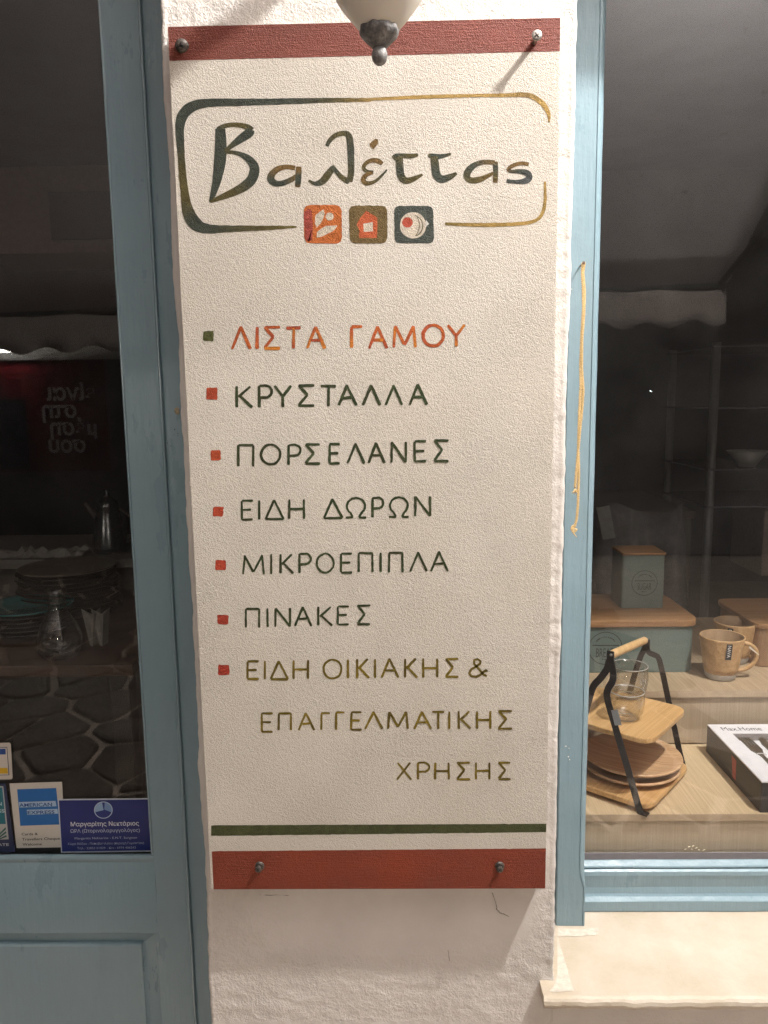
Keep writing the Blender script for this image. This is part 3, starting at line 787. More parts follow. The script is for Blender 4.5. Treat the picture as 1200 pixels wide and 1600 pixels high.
L_([Z1([(1075, 752, 45), (1000, 735, 42), (910, 750, 52), (845, 795, 62), (815, 850, 72), (835, 895, 70), (890, 918, 52), (960, 905, 50), (1040, 870, 50), (1090, 835, 45)]), Z1([(1112, 735, 50), (1110, 800, 58), (1108, 870, 58), (1100, 950, 50)])], [BR_, BR_, BG, BG, BR_])
L_([Z2([(932, 342, 18), (945, 312, 24), (980, 276, 26), (1030, 262, 26), (1066, 272, 34), (1076, 340, 38), (1078, 430, 36), (1080, 500, 34), (1068, 558, 34)]), Z2([(1068, 558, 30), (1020, 532, 26), (990, 495, 22), (962, 462, 20)]), Z2([(972, 468, 26), (935, 520, 42), (903, 560, 38), (860, 572, 20), (822, 550, 12)])], [BG, BO, BG, BO])
L_([Z3([(140, 436, 20), (120, 418, 26), (80, 412, 22), (42, 430, 20), (26, 460, 20), (50, 482, 18), (88, 482, 12)]), Z3([(85, 486, 14), (42, 500, 22), (24, 530, 28), (45, 552, 22), (90, 545, 16), (130, 512, 13), (168, 470, 7)])], [BR_, BR_, BO, BG])
pt = Paint(); pt.poly([tuple(q[:2]) for q in Z3([(65, 318, 0), (95, 290, 0), (118, 292, 0), (115, 318, 0), (88, 352, 0), (70, 335, 0)])], BR_); pt.build('logo_letter')
L_([Z3([(203, 405, 26), (220, 388, 28), (260, 388, 24), (310, 390, 24), (350, 382, 14)]), Z3([(238, 392, 40), (242, 450, 38), (246, 505, 42), (272, 538, 36), (320, 526, 28), (376, 498, 12)])], [BO, BG, BO, BO])
L_([Z3([(408, 385, 18), (440, 392, 30), (490, 392, 22), (543, 376, 10)]), Z3([(443, 392, 40), (450, 450, 44), (455, 500, 44), (482, 530, 40), (530, 516, 34), (576, 490, 14)])], [BO, BG, BG, BO])
L_([Z3([(800, 428, 24), (740, 422, 22), (690, 435, 26), (650, 465, 36), (632, 500, 38), (645, 532, 30), (700, 532, 34), (750, 510, 22), (792, 488, 14)]), Z3([(803, 422, 24), (804, 480, 28), (802, 546, 24)])], [BR_, BG, BO, BR_])
L_([Z3([(998, 438, 20), (960, 430, 18), (910, 440, 20), (872, 468, 18), (890, 480, 16), (940, 478, 20), (988, 486, 34), (1006, 512, 34), (985, 536, 34), (930, 542, 18), (868, 535, 20)])], [BR_, BR_, BG, (.04, .05, .055), BG])
# logo: brushed frame
pt = Paint()
pt.stroke(grade(smooth(Z2([(1200, 62, 18), (1050, 63, 22), (900, 65, 26), (650, 72, 32), (400, 77, 38), (220, 78, 44), (120, 95, 58), (58, 150, 60), (40, 220, 50), (46, 320, 42), (53, 430, 38), (62, 550, 42), (75, 650, 46), (90, 740, 64), (130, 812, 78), (195, 845, 50), (350, 842, 34), (600, 836, 22), (750, 830, 8)])),
      [OC, BO, BG, BG, BG, BG, BG, BO, BO, BG, BG, BO, (.16, .13, .02)]), BG, .6)
pt.stroke(grade(smooth(Z3([(-20, 62, 12), (200, 50, 16), (400, 42, 20), (700, 34, 15), (860, 34, 18), (980, 27, 26), (1040, 48, 26), (1092, 92, 28), (1120, 150, 18), (1116, 192, 6)])), [BO, OC, OC, OC, (.22, .14, .04), OC, OC, (.24, .15, .04)]), OC, .6)
pt.stroke(grade(smooth(Z3([(1093, 538, 10), (1096, 640, 16), (1086, 715, 18), (1050, 768, 16), (960, 787, 18), (750, 794, 20), (600, 790, 16), (508, 786, 14)])), [OC, (.3, .2, .05), OC, (.30, .19, .04), (.12, .09, .015)]), OC, .6)
pt.build('logo_frame', label='brushed rounded frame fading from dark green to ochre')
# logo: three little square emblems
def Z4(p): return [(450+x/4.8, 300+y/4.8) for x, y in p]
CREAM = (.66, .58, .47)
pt = Paint(); pt.poly(Z4([(118, 97), (402, 97), (406, 388), (122, 385)]), (.52, .13, .02), 11)
pt.poly(Z4([(116, 140), (178, 120), (188, 250), (180, 375), (130, 370)]), (.32, .045, .03), 7)
pt.poly(Z4([(268, 128), (208, 172), (200, 235), (216, 272), (250, 228), (276, 170)]), CREAM, 2)
pt.poly(Z4([(214, 346), (218, 300), (280, 255), (374, 250), (342, 290), (262, 330)]), CREAM, 2)
pt.poly([(450+(312+30*math.cos(a))/4.8, 300+(184+30*math.sin(a))/4.8) for a in [i*PI/8 for i in range(16)]], CREAM, 0, .3)
pt.build('logo_emblem', label='orange square emblem with two cream leaves and a berry')
pt = Paint(); pt.poly(Z4([(456, 102), (745, 102), (746, 386), (462, 386)]), (.13, .085, .022), 11)
pt.poly(Z4([(585, 140), (670, 192), (668, 346), (534, 346), (534, 278), (513, 246), (545, 190)]), (.52, .10, .03), 1)
pt.poly(Z4([(565, 238), (636, 225), (637, 296), (568, 300)]), CREAM, 1)
pt.build('logo_emblem', label='brown square emblem with an orange house')
pt = Paint(); pt.poly(Z4([(797, 104), (1088, 104), (1096, 384), (800, 384)]), (.035, .05, .042), 9)
cir = lambda cx, cy, r_, n=26: [(450+(cx+r_*math.cos(2*PI*i/n))/4.8, 300+(cy+r_*math.sin(2*PI*i/n))/4.8) for i in range(n)]
pt.poly(cir(938, 250, 99), CREAM, 0, .4)
pt.stroke([(450+(938+72*math.cos(math.radians(a)))/4.8, 300+(255+78*math.sin(math.radians(a)))/4.8, 1.6) for a in range(-75, 85, 10)], (.10, .09, .05), .2)
pt.stroke([(450+(925+60*math.cos(math.radians(a)))/4.8, 300+(250+90*math.sin(math.radians(a)))/4.8, 1.3) for a in range(-60, 70, 10)], (.14, .12, .06), .2)
pt.poly(cir(896, 228, 40, 18), (.42, .06, .03), 0, .3)
pt.poly(Z4([(1034, 208), (1058, 240), (1030, 264)]), (.78, .76, .70), .5, .1)
pt.build('logo_emblem', label='dark green square emblem with a cup seen from above')

# screws of the sign
def screw(px, py, prot, r_, mm, tilt=(0, 0), wash=None):
    c = at(px, py, -prot); root = Vector((c.x-tilt[0], 0, c.z-tilt[1])); ax = (c-root).normalized()
    e = empty('screw', c, None); e.parent = SIGN; e.location = c-Vector(SIGN.location)
    rot = Vector((0, 0, 1)).rotation_difference(ax).to_matrix()
    def put(name, mb_, material):
        for i in range(len(mb_.v)): mb_.v[i] = c+rot@mb_.v[i]
        return mb_.build(name, material, e, True)
    h = MB(); h.lathe([(r_*.55, -prot*.98), (r_*.55, -.0035), (r_*.9, -.0009), (r_, -.0002), (r_*.96, .0004), (r_*.6, .0010), (.0001, .0011)], (0, 0, 0), 24); put('head', h, mm)
    x_ = MB()
    for a in (35, 125):
        d = Vector((math.cos(math.radians(a)), math.sin(math.radians(a)), 0)); n_ = Vector((-d.y, d.x, 0))
        x_.obox(Vector((0, 0, .00085)), d*r_*.55, n_*r_*.13, Vector((0, 0, .0004)))
    put('cross_slot', x_, M_RUST if mm is M_SCREW else simple('slot_black', (.01, .01, .01), .8))  # dark bars laid on the head mark the cross slot
    if wash:
        g = MB(); g.lathe([(r_*.6, -prot+.0002), (r_*wash, -prot+.0002), (r_*wash, -prot+.0016), (r_*.9, -prot+.0034), (r_*.6, -prot+.0034)], (0, 0, 0), 24, close=True); put('washer', g, mm)
    return e
screw(839, 55, .021, .0072, M_SCREW)
screw(284, 71, .010, .0066, M_RUST, (.002, -.003), 1.45)
screw(403.5, 1359, .010, .0056, M_RUST, (-.001, -.001), 1.4)
screw(781, 1359, .010, .0056, M_RUST, (-.001, -.001), 1.4)

# ================================================================== WALL LANTERN in front of the sign
YL = -.20
M_SHADE = None
m_, nt_, b_ = mat('frosted_lamp_glass'); b_.inputs['Base Color'].default_value = (.76, .72, .64, 1); b_.inputs['Roughness'].default_value = .38
b_.inputs['Subsurface Weight'].default_value = .35; b_.inputs['Subsurface Radius'].default_value = (.02, .015, .01); M_SHADE = m_
m_, nt_, b_ = mat('weathered_pewter'); p_ = pos(nt_); f_ = nz(nt_, p_, 90, 6, .75)
L(nt_, ramp(nt_, f_, [(.32, (.07, .07, .072)), (.52, (.19, .185, .18)), (.7, (.38, .37, .35))]), b_.inputs['Base Color']); b_.inputs['Roughness'].default_value = .6; b_.inputs['Metallic'].default_value = .35
bump(nt_, b_, nz(nt_, p_, 260, 4), .0012); M_PEWTER = m_
zfin = at(594, 102, YL).z; cx = at(593, 80, YL).x
LAN = empty('wall_lantern', (cx, YL, zfin), 'cream frosted glass bowl lantern with grey pewter finial hanging before the top of the sign', 'lantern')
qq = (Vector((cx, YL, 2.05))-CAM).dot(_f)/FPX
def pf(lst): return [(max(.0001, hw*qq), at(593, py, YL).z) for py, hw in lst]
C0 = (cx, YL, 0)
mb = MB(); mb.lathe(pf([(102, .01), (101.3, 5), (98.5, 9), (94, 11.6), (88, 12.8), (82, 12.2), (78, 10.6), (75.5, 9.2), (74.5, 9.4)]), C0, 32); mb.build('finial', M_PEWTER, LAN, True)
mb = MB(); mb.lathe(pf([(75.2, 9.4), (74.5, 12.4), (72.5, 13.6), (69, 17), (64, 22), (59, 27), (54, 30.3), (49, 31.6), (45, 31), (42.5, 28.5), (43.5, 22), (45, .01)]), C0, 54)
for i, p in enumerate(mb.v):
    k = min(1, (i//54)/8); d = Vector((p.x-cx, p.y-YL, 0)); a = math.atan2(d.y, d.x)
    lobe = 1+.035*math.sin(a*9)*k+.03*noise.noise(p*180)
    mb.v[i] = Vector((cx+d.x*lobe, YL+d.y*lobe, p.z+(.0011*math.sin(a*7+1)*(k > .7))))
mb.build('pewter_cup', M_PEWTER, LAN, True)
bp = pf([(48, 27), (45, 31), (40, 36.5), (33, 42.5), (25, 49), (15, 56.5), (5, 63.5), (-5, 69.5), (-18, 75), (-30, 78), (-45, 82), (-52, 86)])
mb = MB(); mb.lathe(bp+[(max(.0001, r_-.003), z+.001) for r_, z in bp][::-1], C0, 64, close=True); mb.build('glass_bowl', M_SHADE, LAN, True)
ztop = bp[-1][1]
ZA = 2.20
mb = MB(); mb.tube([(cx, YL, bp[0][1]+.002), (cx, YL, ZA+.02)], .006, 12)
mb.lathe([(.0001, ZA-.03), (.018, ZA-.028), (.026, ZA-.01), (.026, ZA+.012), (.014, ZA+.03), (.0001, ZA+.04)], (cx, YL, 0), 24)
mb.tube([(cx, YB-.012+(YL-YB+.012)*t, ZA+.012*math.sin(PI*t)) for t in [i/20 for i in range(21)]], [.017+.006*math.cos(6*PI*i/20) for i in range(21)], 14)
mb.build('arm', M_PEWTER, LAN, True)
mb = MB(); mb.box(cx-.035, cx+.035, YB-.016, YB+.004, ZA-.05, ZA+.07, .006); mb.build('back_plate', M_PEWTER, LAN)

# ================================================================== TWINE on the window post
M_TWINE = simple('sisal_twine', (.66, .48, .23), .85, 0, .35, 500, .0006, 900)
TW = empty('twine_loop', at(912, 415, YF), 'frayed straw-coloured twine hanging doubled from a nail on the blue window post', 'twine')
nail = at(912, 411, YF-.025)
mb = MB(); mb.tube([nail+Vector((0, .027, -.001)), nail], .0012, 10); mb.lathe([(.0001, 0), (.0026, 0), (.0026, .0009), (.0001, .0009)], (0, 0, 0), 14)
n0 = len(mb.v)-56
for i in range(n0, len(mb.v)): p = mb.v[i]; mb.v[i] = Vector((nail.x+p.x, nail.y-p.z, nail.z+p.y))
mb.build('nail', simple('rusty_nail', (.16, .11, .08), .5, .7, .4, 400), TW)
def cord(pxs, ph, rr=.0013, yo=-.021):
    c = [at(px, py, YF+yo+dy) for px, py, dy in pxs]
    # resample
    q_ = []
    for a, b2 in zip(c[:-1], c[1:]):
        n = max(2, int((b2-a).length/.0012))
        for k in range(n): q_.append(a+(b2-a)*k/n)
    q_.append(c[-1])
    for s_ in range(3):
        pts = []
        for i, p in enumerate(q_):
            th = i*.0012/.0098*2*PI+ph+s_*2*PI/3
            pts.append(p+Vector((math.cos(th), math.sin(th), 0))*rr*1.12)
        m2.tube(pts, [rr*.78*(1+.25*noise.noise(p*400)) for p in pts], 6)
    for i in range(0, len(q_), 4):
        p = q_[i]; a = random.uniform(0, 2*PI); l = random.uniform(.0015, .0055)
        d = Vector((math.cos(a), -abs(math.sin(a))*.6, random.uniform(-.9, .3))).normalized()
        m2.tube([p, p+d*l*.5+Vector((0, 0, .0004)), p+d*l], [.00018, .00014, .00008], 3, False)
m2 = MB()
cord([(911, 410, 0), (909.5, 425, 0), (911, 450, 0), (911.5, 480, 0), (909, 520, 0), (907, 570, .001), (907.5, 600, 0), (905, 650, 0), (903.5, 700, .001), (904.5, 740, 0), (903, 790, 0), (901, 812, 0), (898, 822, -.001)], 0)
cord([(913, 410, 0), (911, 426, 0), (913.5, 455, 0), (912.5, 490, 0), (909.5, 530, -.002), (909, 575, 0), (911.5, 610, 0), (909.5, 640, 0), (904.5, 690, -.001), (902.5, 715, 0), (900, 745, 0), (898.5, 762, 0)], 1.4)
def fray(px, py, n, l):
    c = at(px, py, YF-.021)
    for i in range(n):
        a = random.uniform(-2.6, -.4); d = Vector((math.cos(a)*.8, random.uniform(-.5, .2), math.sin(a)))
        e = c+d*l*random.uniform(.5, 1.2); mdl = (c+e)/2+Vector((random.uniform(-1, 1), 0, random.uniform(-1, 1)))*l*.25
        m2.tube([c, mdl, e], [.0009, .0007, .0003], 4)
fray(898, 764, 16, .010); fray(897, 822, 14, .009)
lp = [at(897+4*math.cos(a), 826+5*math.sin(a), YF-.022) for a in [i*PI/7 for i in range(13)]]; m2.tube(lp, .0016, 6)
m2.tube([at(894, 829, YF-.022), at(897, 834, YF-.022), at(901, 839, YF-.022)], [.0018, .0013, .0007], 6)
m2.build('cord', M_TWINE, TW, True)

# ================================================================== SHOP INTERIOR (setting)
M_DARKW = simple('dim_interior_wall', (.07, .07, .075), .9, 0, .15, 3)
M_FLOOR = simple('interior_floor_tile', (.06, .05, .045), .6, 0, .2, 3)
def sbox(name, *a, mt=M_DARKW):
    mb = MB(); mb.box(*a); return tag(mb.build(name, mt), kind='structure')
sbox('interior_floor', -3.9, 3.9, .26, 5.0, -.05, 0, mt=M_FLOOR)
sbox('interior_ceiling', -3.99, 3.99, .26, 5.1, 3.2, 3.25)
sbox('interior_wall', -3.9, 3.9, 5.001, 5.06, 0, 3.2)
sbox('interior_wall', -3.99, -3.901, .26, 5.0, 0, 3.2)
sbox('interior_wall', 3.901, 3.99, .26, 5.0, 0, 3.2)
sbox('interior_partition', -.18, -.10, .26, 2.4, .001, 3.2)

# ================================================================== WINDOW DISPLAY
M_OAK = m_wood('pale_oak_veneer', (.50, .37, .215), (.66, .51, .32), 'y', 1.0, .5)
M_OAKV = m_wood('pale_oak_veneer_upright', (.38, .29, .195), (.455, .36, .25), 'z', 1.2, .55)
M_EDGE = simple('oak_edging', (.46, .35, .235), .5, 0, .12, 40)
ZL = atz(0, 0, 0) and at(1100, 1272, .25).z
YR = atz(1090, 1163, ZL).y; ZU = at(1090, 1078, YR).z
STD = empty('display_stand', (.9, .5, .3), 'two-step pale oak display stand just inside the shop window', 'display stand')
zlip = at(1100, 1283, .249).z
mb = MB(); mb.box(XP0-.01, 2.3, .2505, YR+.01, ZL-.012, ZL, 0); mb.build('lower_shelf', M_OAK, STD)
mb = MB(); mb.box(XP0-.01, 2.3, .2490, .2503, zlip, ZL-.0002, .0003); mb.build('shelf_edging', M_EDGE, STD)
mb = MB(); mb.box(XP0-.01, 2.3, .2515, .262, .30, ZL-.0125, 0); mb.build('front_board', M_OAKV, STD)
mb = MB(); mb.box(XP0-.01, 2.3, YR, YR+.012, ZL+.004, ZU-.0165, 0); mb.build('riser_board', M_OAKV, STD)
mb = MB(); mb.box(XP0-.01, 2.3, YR-.006, 1.15, ZU-.016, ZU, 0); mb.build('upper_shelf', m_wood('shaded_oak_veneer', (.30, .215, .13), (.44, .33, .21), 'y', 1.0, .5), STD)  # shade of the upper shelf put into a darker oak colour
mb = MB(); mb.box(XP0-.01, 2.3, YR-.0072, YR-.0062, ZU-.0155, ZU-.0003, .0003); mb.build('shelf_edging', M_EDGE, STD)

# text helper -------------------------------------------------------
def text_mesh(mb, s, org, right, up, h, w_=None, col=(0, 0, 0), align='LEFT', bold=0, squash=1.0):
    """adds flat lettering whose baseline starts at org; h = cap height"""
    cu = bpy.data.curves.new('t', 'FONT'); cu.body = s; cu.size = 1; cu.resolution_u = 3
    cu.align_x = 'LEFT'; cu.offset = bold
    o = bpy.data.objects.new('t', cu); COL.objects.link(o)
    dg = bpy.context.evaluated_depsgraph_get(); dg.update()
    me = bpy.data.meshes.new_from_object(o.evaluated_get(dg))
    vv = [v_.co.copy() for v_ in me.vertices]; ff = [tuple(p.vertices) for p in me.polygons]
    bpy.data.objects.remove(o); bpy.data.curves.remove(cu); bpy.data.meshes.remove(me)
    if not vv: return 0
    x1 = max(v_.x for v_ in vv); x0 = min(v_.x for v_ in vv)
    k = h/.70; sx = k*squash if w_ is None else w_/(x1-x0)
    off = {'LEFT': 0, 'CENTER': -.5, 'RIGHT': -1}[align]*(x1-x0)*sx
    right = Vector(right).normalized(); up = Vector(up).normalized(); org = Vector(org)
    mb.add([org+right*((v_.x-x0)*sx+off)+up*(v_.y*k) for v_ in vv], ff, col)
    return (x1-x0)*sx

M_SAGE = simple('sage_enamel_tin', (.115, .155, .14), .38, 0, .06, 20)
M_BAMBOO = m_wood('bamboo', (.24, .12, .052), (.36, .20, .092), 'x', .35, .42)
M_ACACIA = m_wood('warm_wood', (.42, .20, .085), (.60, .34, .16), 'y', .3, .42, ang=math.radians(35))
M_PINE = m_wood('light_bamboo_tray', (.52, .29, .11), (.72, .46, .21), 'y', .55, .38, ang=math.radians(40))
M_PINE2 = m_wood('tray_edge_wood', (.62, .38, .17), (.74, .50, .25), 'y', .5, .38)
INKD = (.03, .035, .033)

def emblem(mb, c, r_, word, right=Vector((1, 0, 0)), up=Vector((0, 0, 1)), n=Vector((0, -1, 0))):
    c = Vector(c)
    def ring(rad, wd):
        k = 48; vs_ = []
        for i in range(k):
            a = 2*PI*i/k; d = right*math.cos(a)+up*math.sin(a); vs_ += [c+d*(rad-wd/2), c+d*(rad+wd/2)]
        mb.add(vs_, [(2*i, 2*i+1, (2*i+3) % (2*k), (2*i+2) % (2*k)) for i in range(k)], INKD)
    ring(r_, r_*.045)
    mb.add([c-right*r_*.78+up*r_*.16, c+right*r_*.80+up*r_*.14, c+right*r_*.80+up*r_*.20, c-right*r_*.78+up*r_*.22], [(0, 1, 2, 3)], INKD)
    text_mesh(mb, word, c-up*r_*.55, right, up, r_*.56, r_*1.1, INKD, 'CENTER')
    for a in list(range(40, 141, 9))+[-102, -90, -78]:      # worn, unreadable small print along the ring
        d = right*math.cos(math.radians(a))+up*math.sin(math.radians(a)); t_ = right*-d.dot(up)+up*d.dot(right)
        q = c+d*r_*.70; w2 = r_*random.uniform(.03, .055); h2 = r_*random.uniform(.02, .04)
        mb.add([q-t_*w2-d*h2, q+t_*w2-d*h2, q+t_*w2+d*h2, q-t_*w2+d*h2], [(0, 1, 2, 3)], INKD)

# bread bin
zlid0 = at(1092, 980, .678).z; zlid1 = at(1092, 967, .678).z
bx0, bx1, by0, by1 = .43, .769, .672, .925
BB = empty('bread_bin', ((bx0+bx1)/2, (by0+by1)/2, ZU), 'sage green metal bread bin with wooden lid marked BREAD on the upper shelf', 'bread bin')
mb = MB(); mb.slab(rounded([(bx0, by0), (bx1, by0), (bx1, by1), (bx0, by1)], .035, 6), ZU+.0005, zlid0+.004, .002); mb.build('body', M_SAGE, BB, False)
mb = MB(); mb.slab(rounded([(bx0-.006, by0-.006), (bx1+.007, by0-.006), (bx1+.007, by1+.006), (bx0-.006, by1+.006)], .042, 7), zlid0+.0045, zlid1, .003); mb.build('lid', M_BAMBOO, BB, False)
mb = MB(); c = at(946, 1013, by0-.0005); emblem(mb, (c.x, by0-.0004, c.z), .041, 'BREAD'); mb.build('printed_emblem', M_INK, BB)
# sugar canister
sy = .7766; sx0 = at(973, 900, sy).x-.002; sx1 = at(1038.5, 900, sy).x
szl0 = at(1035, 868, sy).z; szl1 = at(1035, 863.5, sy).z
SC = empty('sugar_canister', ((sx0+sx1)/2, sy+.05, zlid1), 'tall square sage green tin with wooden lid marked SUGAR', 'canister')
mb = MB(); mb.slab(rounded([(sx0, sy), (sx1, sy), (sx1, sy+.1), (sx0, sy+.1)], .008, 4), zlid1+.0005, szl0+.001, .0015); mb.build('body', M_SAGE, SC)
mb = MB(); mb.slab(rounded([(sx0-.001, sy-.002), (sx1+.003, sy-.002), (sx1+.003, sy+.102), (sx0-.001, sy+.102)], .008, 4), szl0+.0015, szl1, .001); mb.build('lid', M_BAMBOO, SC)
mb = MB(); c = at(1007, 911, sy); emblem(mb, (c.x, sy-.0004, c.z), .0325, 'SUGAR'); mb.build('printed_emblem', M_INK, SC)
# second, tan box with wooden lid
p0 = atz(1180, 1043, ZU); TB = empty('wooden_box', (p0.x+.14, p0.y+.1, ZU), 'tan bread box with a bamboo lid behind the stoneware mugs', 'box')
M_TAN = simple('tan_lacquer', (.27, .16, .085), .5, 0, .1, 20)
yb = p0.y; tz1 = at(1181, 985, yb).z; tz2 = at(1182, 975, yb).z
mb = MB(); mb.slab(rounded([(p0.x, yb), (p0.x+.34, yb), (p0.x+.34, yb+.24), (p0.x, yb+.24)], .03, 6), ZU+.0005, tz1+.003, .002); mb.build('body', M_TAN, TB)
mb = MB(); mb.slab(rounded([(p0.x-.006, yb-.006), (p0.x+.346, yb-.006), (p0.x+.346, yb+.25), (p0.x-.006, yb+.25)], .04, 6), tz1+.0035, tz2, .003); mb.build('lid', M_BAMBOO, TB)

# mugs
M_MUG = None
m_, nt_, b_ = mat('dimpled_mustard_stoneware'); p_ = pos(nt_)
v_ = N(nt_, 'ShaderNodeTexVoronoi', feature='F1'); v_.inputs['Scale'].default_value = 95; L(nt_, p_, v_.inputs['Vector'])
f_ = nz(nt_, p_, 60, 4)
L(nt_, ramp(nt_, f_, [(.3, (.40, .235, .10)), (.7, (.52, .33, .16))]), b_.inputs['Base Color']); b_.inputs['Roughness'].default_value = .42
bump(nt_, b_, v_.outputs['Distance'], .0022, .6); M_MUG = m_
M_MUGIN = simple('mug_glaze', (.36, .24, .14), .4, 0, .08)
M_MUGB = simple('grey_glaze_foot', (.42, .40, .38), .45, 0, .2, 80)
def mug(c, label, ang, tagang):
    c = Vector(c); H = .104; r0, r1 = .0345, .0515
    e = empty('mug', c, label, 'mug', 'dimpled mustard stoneware mugs')
    prof = [(r0-.006, .001), (r0-.001, .002)]
    mb = MB(); mb.lathe([(.0001, .0005), (r0-.003, .0005), (r0, .004), (r0+.0028, .016)], c, 40); mb.build('foot', M_MUGB, e, True)
    pr_ = [(r0+.0028, .0161)]+[(r0+.0028+(r1-r0-.0028)*t**.85, .016+(H-.016)*t) for t in (.15, .3, .45, .6, .75, .9, .97)]+[(r1, H), (r1-.0012, H+.001), (r1-.003, H)]
    mb = MB(); mb.lathe(pr_, c, 48); mb.build('body', M_MUG, e, True)
    mb = MB(); mb.lathe([(.0001, .008), (r0-.004, .008), (r0-.001, .02), (r1-.003, H)], c, 40)
    for i in range(len(mb.f)): mb.f[i] = mb.f[i][::-1]
    mb.build('inside', M_MUGIN, e, True)
    d = Vector((math.cos(ang), math.sin(ang), 0)); pts = []
    for i in range(19):
        a = PI*.5-PI*i/18
        pts.append(c+d*(.0425+.0055*math.sin(a)+.038*math.cos(a))+Vector((0, 0, .053+.034*math.sin(a))))
    mb = MB(); mb.tube(pts, [.0052]*19, 10)
    mb.build('handle', M_MUG, e, True)
    # printed black tag with white letters wrapped on the wall
    t = Vector((math.cos(tagang), math.sin(tagang), 0)); tt = Vector((-t.y, t.x, 0)); rr = r0+.0028+(r1-r0-.0028)*.72+.0012
    up = (Vector((0, 0, 1))+t*.17).normalized()
    cc = c+t*(rr+.0009)+Vector((0, 0, .079))
    mb = MB(); w2, h2 = .0066, .0205
    mb.add([cc-tt*w2-up*h2, cc+tt*w2-up*h2, cc+tt*w2+up*h2, cc-tt*w2+up*h2], [(0, 1, 2, 3)], (.012, .012, .012))
    text_mesh(mb, 'NAVA', cc+t*.0003-tt*.0036+up*.0165, -up, tt, .0075, .031, (.85, .85, .83)); mb.build('printed_tag', M_INK, e)
    return e
mc = atz(1126, 1060, ZU); mug((mc.x+.002, mc.y+.008, ZU+.0005), 'dimpled mustard mug with grey foot at the front edge of the upper shelf', math.radians(-8), math.radians(-94))
m2c = Vector((mc.x+.083, mc.y+.125, ZU+.0005)); mug(m2c, 'dimpled mustard mug half hidden behind the front mug', math.radians(-32), math.radians(-124))
# cord tag on the handle of front mug
hc = at(1177, 1016, mc.y-.005)
mb = MB(); a_ = at(1171, 1011, mc.y-.012); b2 = at(1186, 1023, mc.y-.016)
mb.add([a_+Vector((0, 0, .003)), b2+Vector((0, 0, .001)), b2-Vector((0, 0, .0015)), a_-Vector((0, 0, .003)), a_+Vector((0, .0006, .003)), b2+Vector((0, .0006, .001)), b2-Vector((0, -.0006, .0015)), a_-Vector((0, -.0006, .003))],
       [(0, 1, 2, 3), (7, 6, 5, 4), (0, 4, 5, 1), (3, 2, 6, 7)])
tag(mb.build('paper_label', simple('cream_paper', (.66, .60, .50), .8)), 'narrow cream paper strip stuck on the front mug handle', 'paper label')

# ---- tiered rack
M_BLKM = simple('black_powder_coat', (.012, .012, .014), .38, 0, .2, 200, spec=.6)
LN = atz(1002, 1273, ZL); LF = Vector((.660, .432, ZL))
e1 = (LF-LN); e1.z = 0; RL = e1.length; e1.normalize(); e2 = Vector((-e1.y, e1.x, 0))
RK = empty('tiered_rack', (LN+LF)/2+e2*.09, 'two-tier serving rack with black strap legs, bamboo trays and wooden handle', 'rack')
def strap(pts, wd=.011, th=.0022, n_=e1):
    """flat bar following pts in the frame plane; width seen across e1"""
    mb = MB(); vs_ = []; fs_ = []
    P_ = [Vector(p) for p in pts]
    for i, p in enumerate(P_):
        t = (P_[min(i+1, len(P_)-1)]-P_[max(0, i-1)]).normalized(); s_ = t.cross(n_).normalized()
        for a, b3 in ((-1, -1), (1, -1), (1, 1), (-1, 1)): vs_.append(p+s_*a*wd/2+n_*b3*th/2)
    for i in range(len(P_)-1):
        for j in range(4): fs_.append((i*4+j, i*4+(j+1) % 4, (i+1)*4+(j+1) % 4, (i+1)*4+j))
    fs_ += [(3, 2, 1, 0), tuple((len(P_)-1)*4+j for j in range(4))]
    mb.add(vs_, fs_); return mb
def catm(P_, n=6):
    out = []
    for i in range(len(P_)-1):
        p0_, p1_, p2_, p3_ = P_[max(0, i-1)], P_[i], P_[i+1], P_[min(len(P_)-1, i+2)]
        for k in range(n):
            t = k/n; out.append(.5*((2*p1_)+(p2_-p0_)*t+(2*p0_-5*p1_+4*p2_-p3_)*t*t+(3*p1_-p0_-3*p2_+p3_)*t**3))
    out.append(P_[-1]); return out
NP = lambda px, py: atplane(px, py, LN, e1)
FP = lambda px, py: atplane(px, py, LF, e1)
mb = strap(catm([NP(954, 1028), NP(958, 1050), NP(957, 1064), NP(950, 1077), NP(949, 1092), NP(962, 1138), NP(981, 1202), NP(1001, 1272)]), .0135); 
r2 = strap(catm([NP(952, 1032), NP(948, 1046), NP(938, 1060), NP(927, 1073), NP(919, 1098), NP(905, 1150), NP(893, 1200)]), .0135)
mb.add(r2.v, r2.f); a_ = NP(954, 1024); mb.obox(a_-Vector((0, 0, .004)), e2*.0075, e1*.0016, Vector((0, 0, .013)), .001)
fc = NP(1001, 1271); mb.obox(Vector((fc.x, fc.y, ZL+.0012))+e2*-.004-e1*-.006, e2*.009, e1*.008, Vector((0, 0, .001)))
mb.build('leg_frame', M_BLKM, RK)
mb = strap(catm([FP(1010, 1008), FP(1014, 1019), FP(1022, 1023), FP(1029, 1028), FP(1035, 1050), FP(1050, 1120), FP(1062, 1175), FP(1071, 1213)]), .0125)
r2 = strap(catm([FP(1009, 1010), FP(1005, 1018), FP(1001, 1026), FP(993, 1050), FP(985, 1078), FP(975, 1110), FP(955, 1170), FP(945, 1205)]), .0125)
mb.add(r2.v, r2.f); b_a = FP(1010, 1004); mb.obox(b_a-Vector((0, 0, .004)), e2*.0085, e1*.0016, Vector((0, 0, .012)), .001); mb.build('leg_frame', M_BLKM, RK)
h0 = NP(955.5, 1023)+e1*.003; h1 = FP(1008, 1000)-e1*.002
mb = MB(); mb.tube([h0+(h1-h0)*t for t in (0, .02, .5, .98, 1)], [.0072, .0082, .0085, .0082, .0072], 20); mb.build('handle', M_PINE2, RK, True)
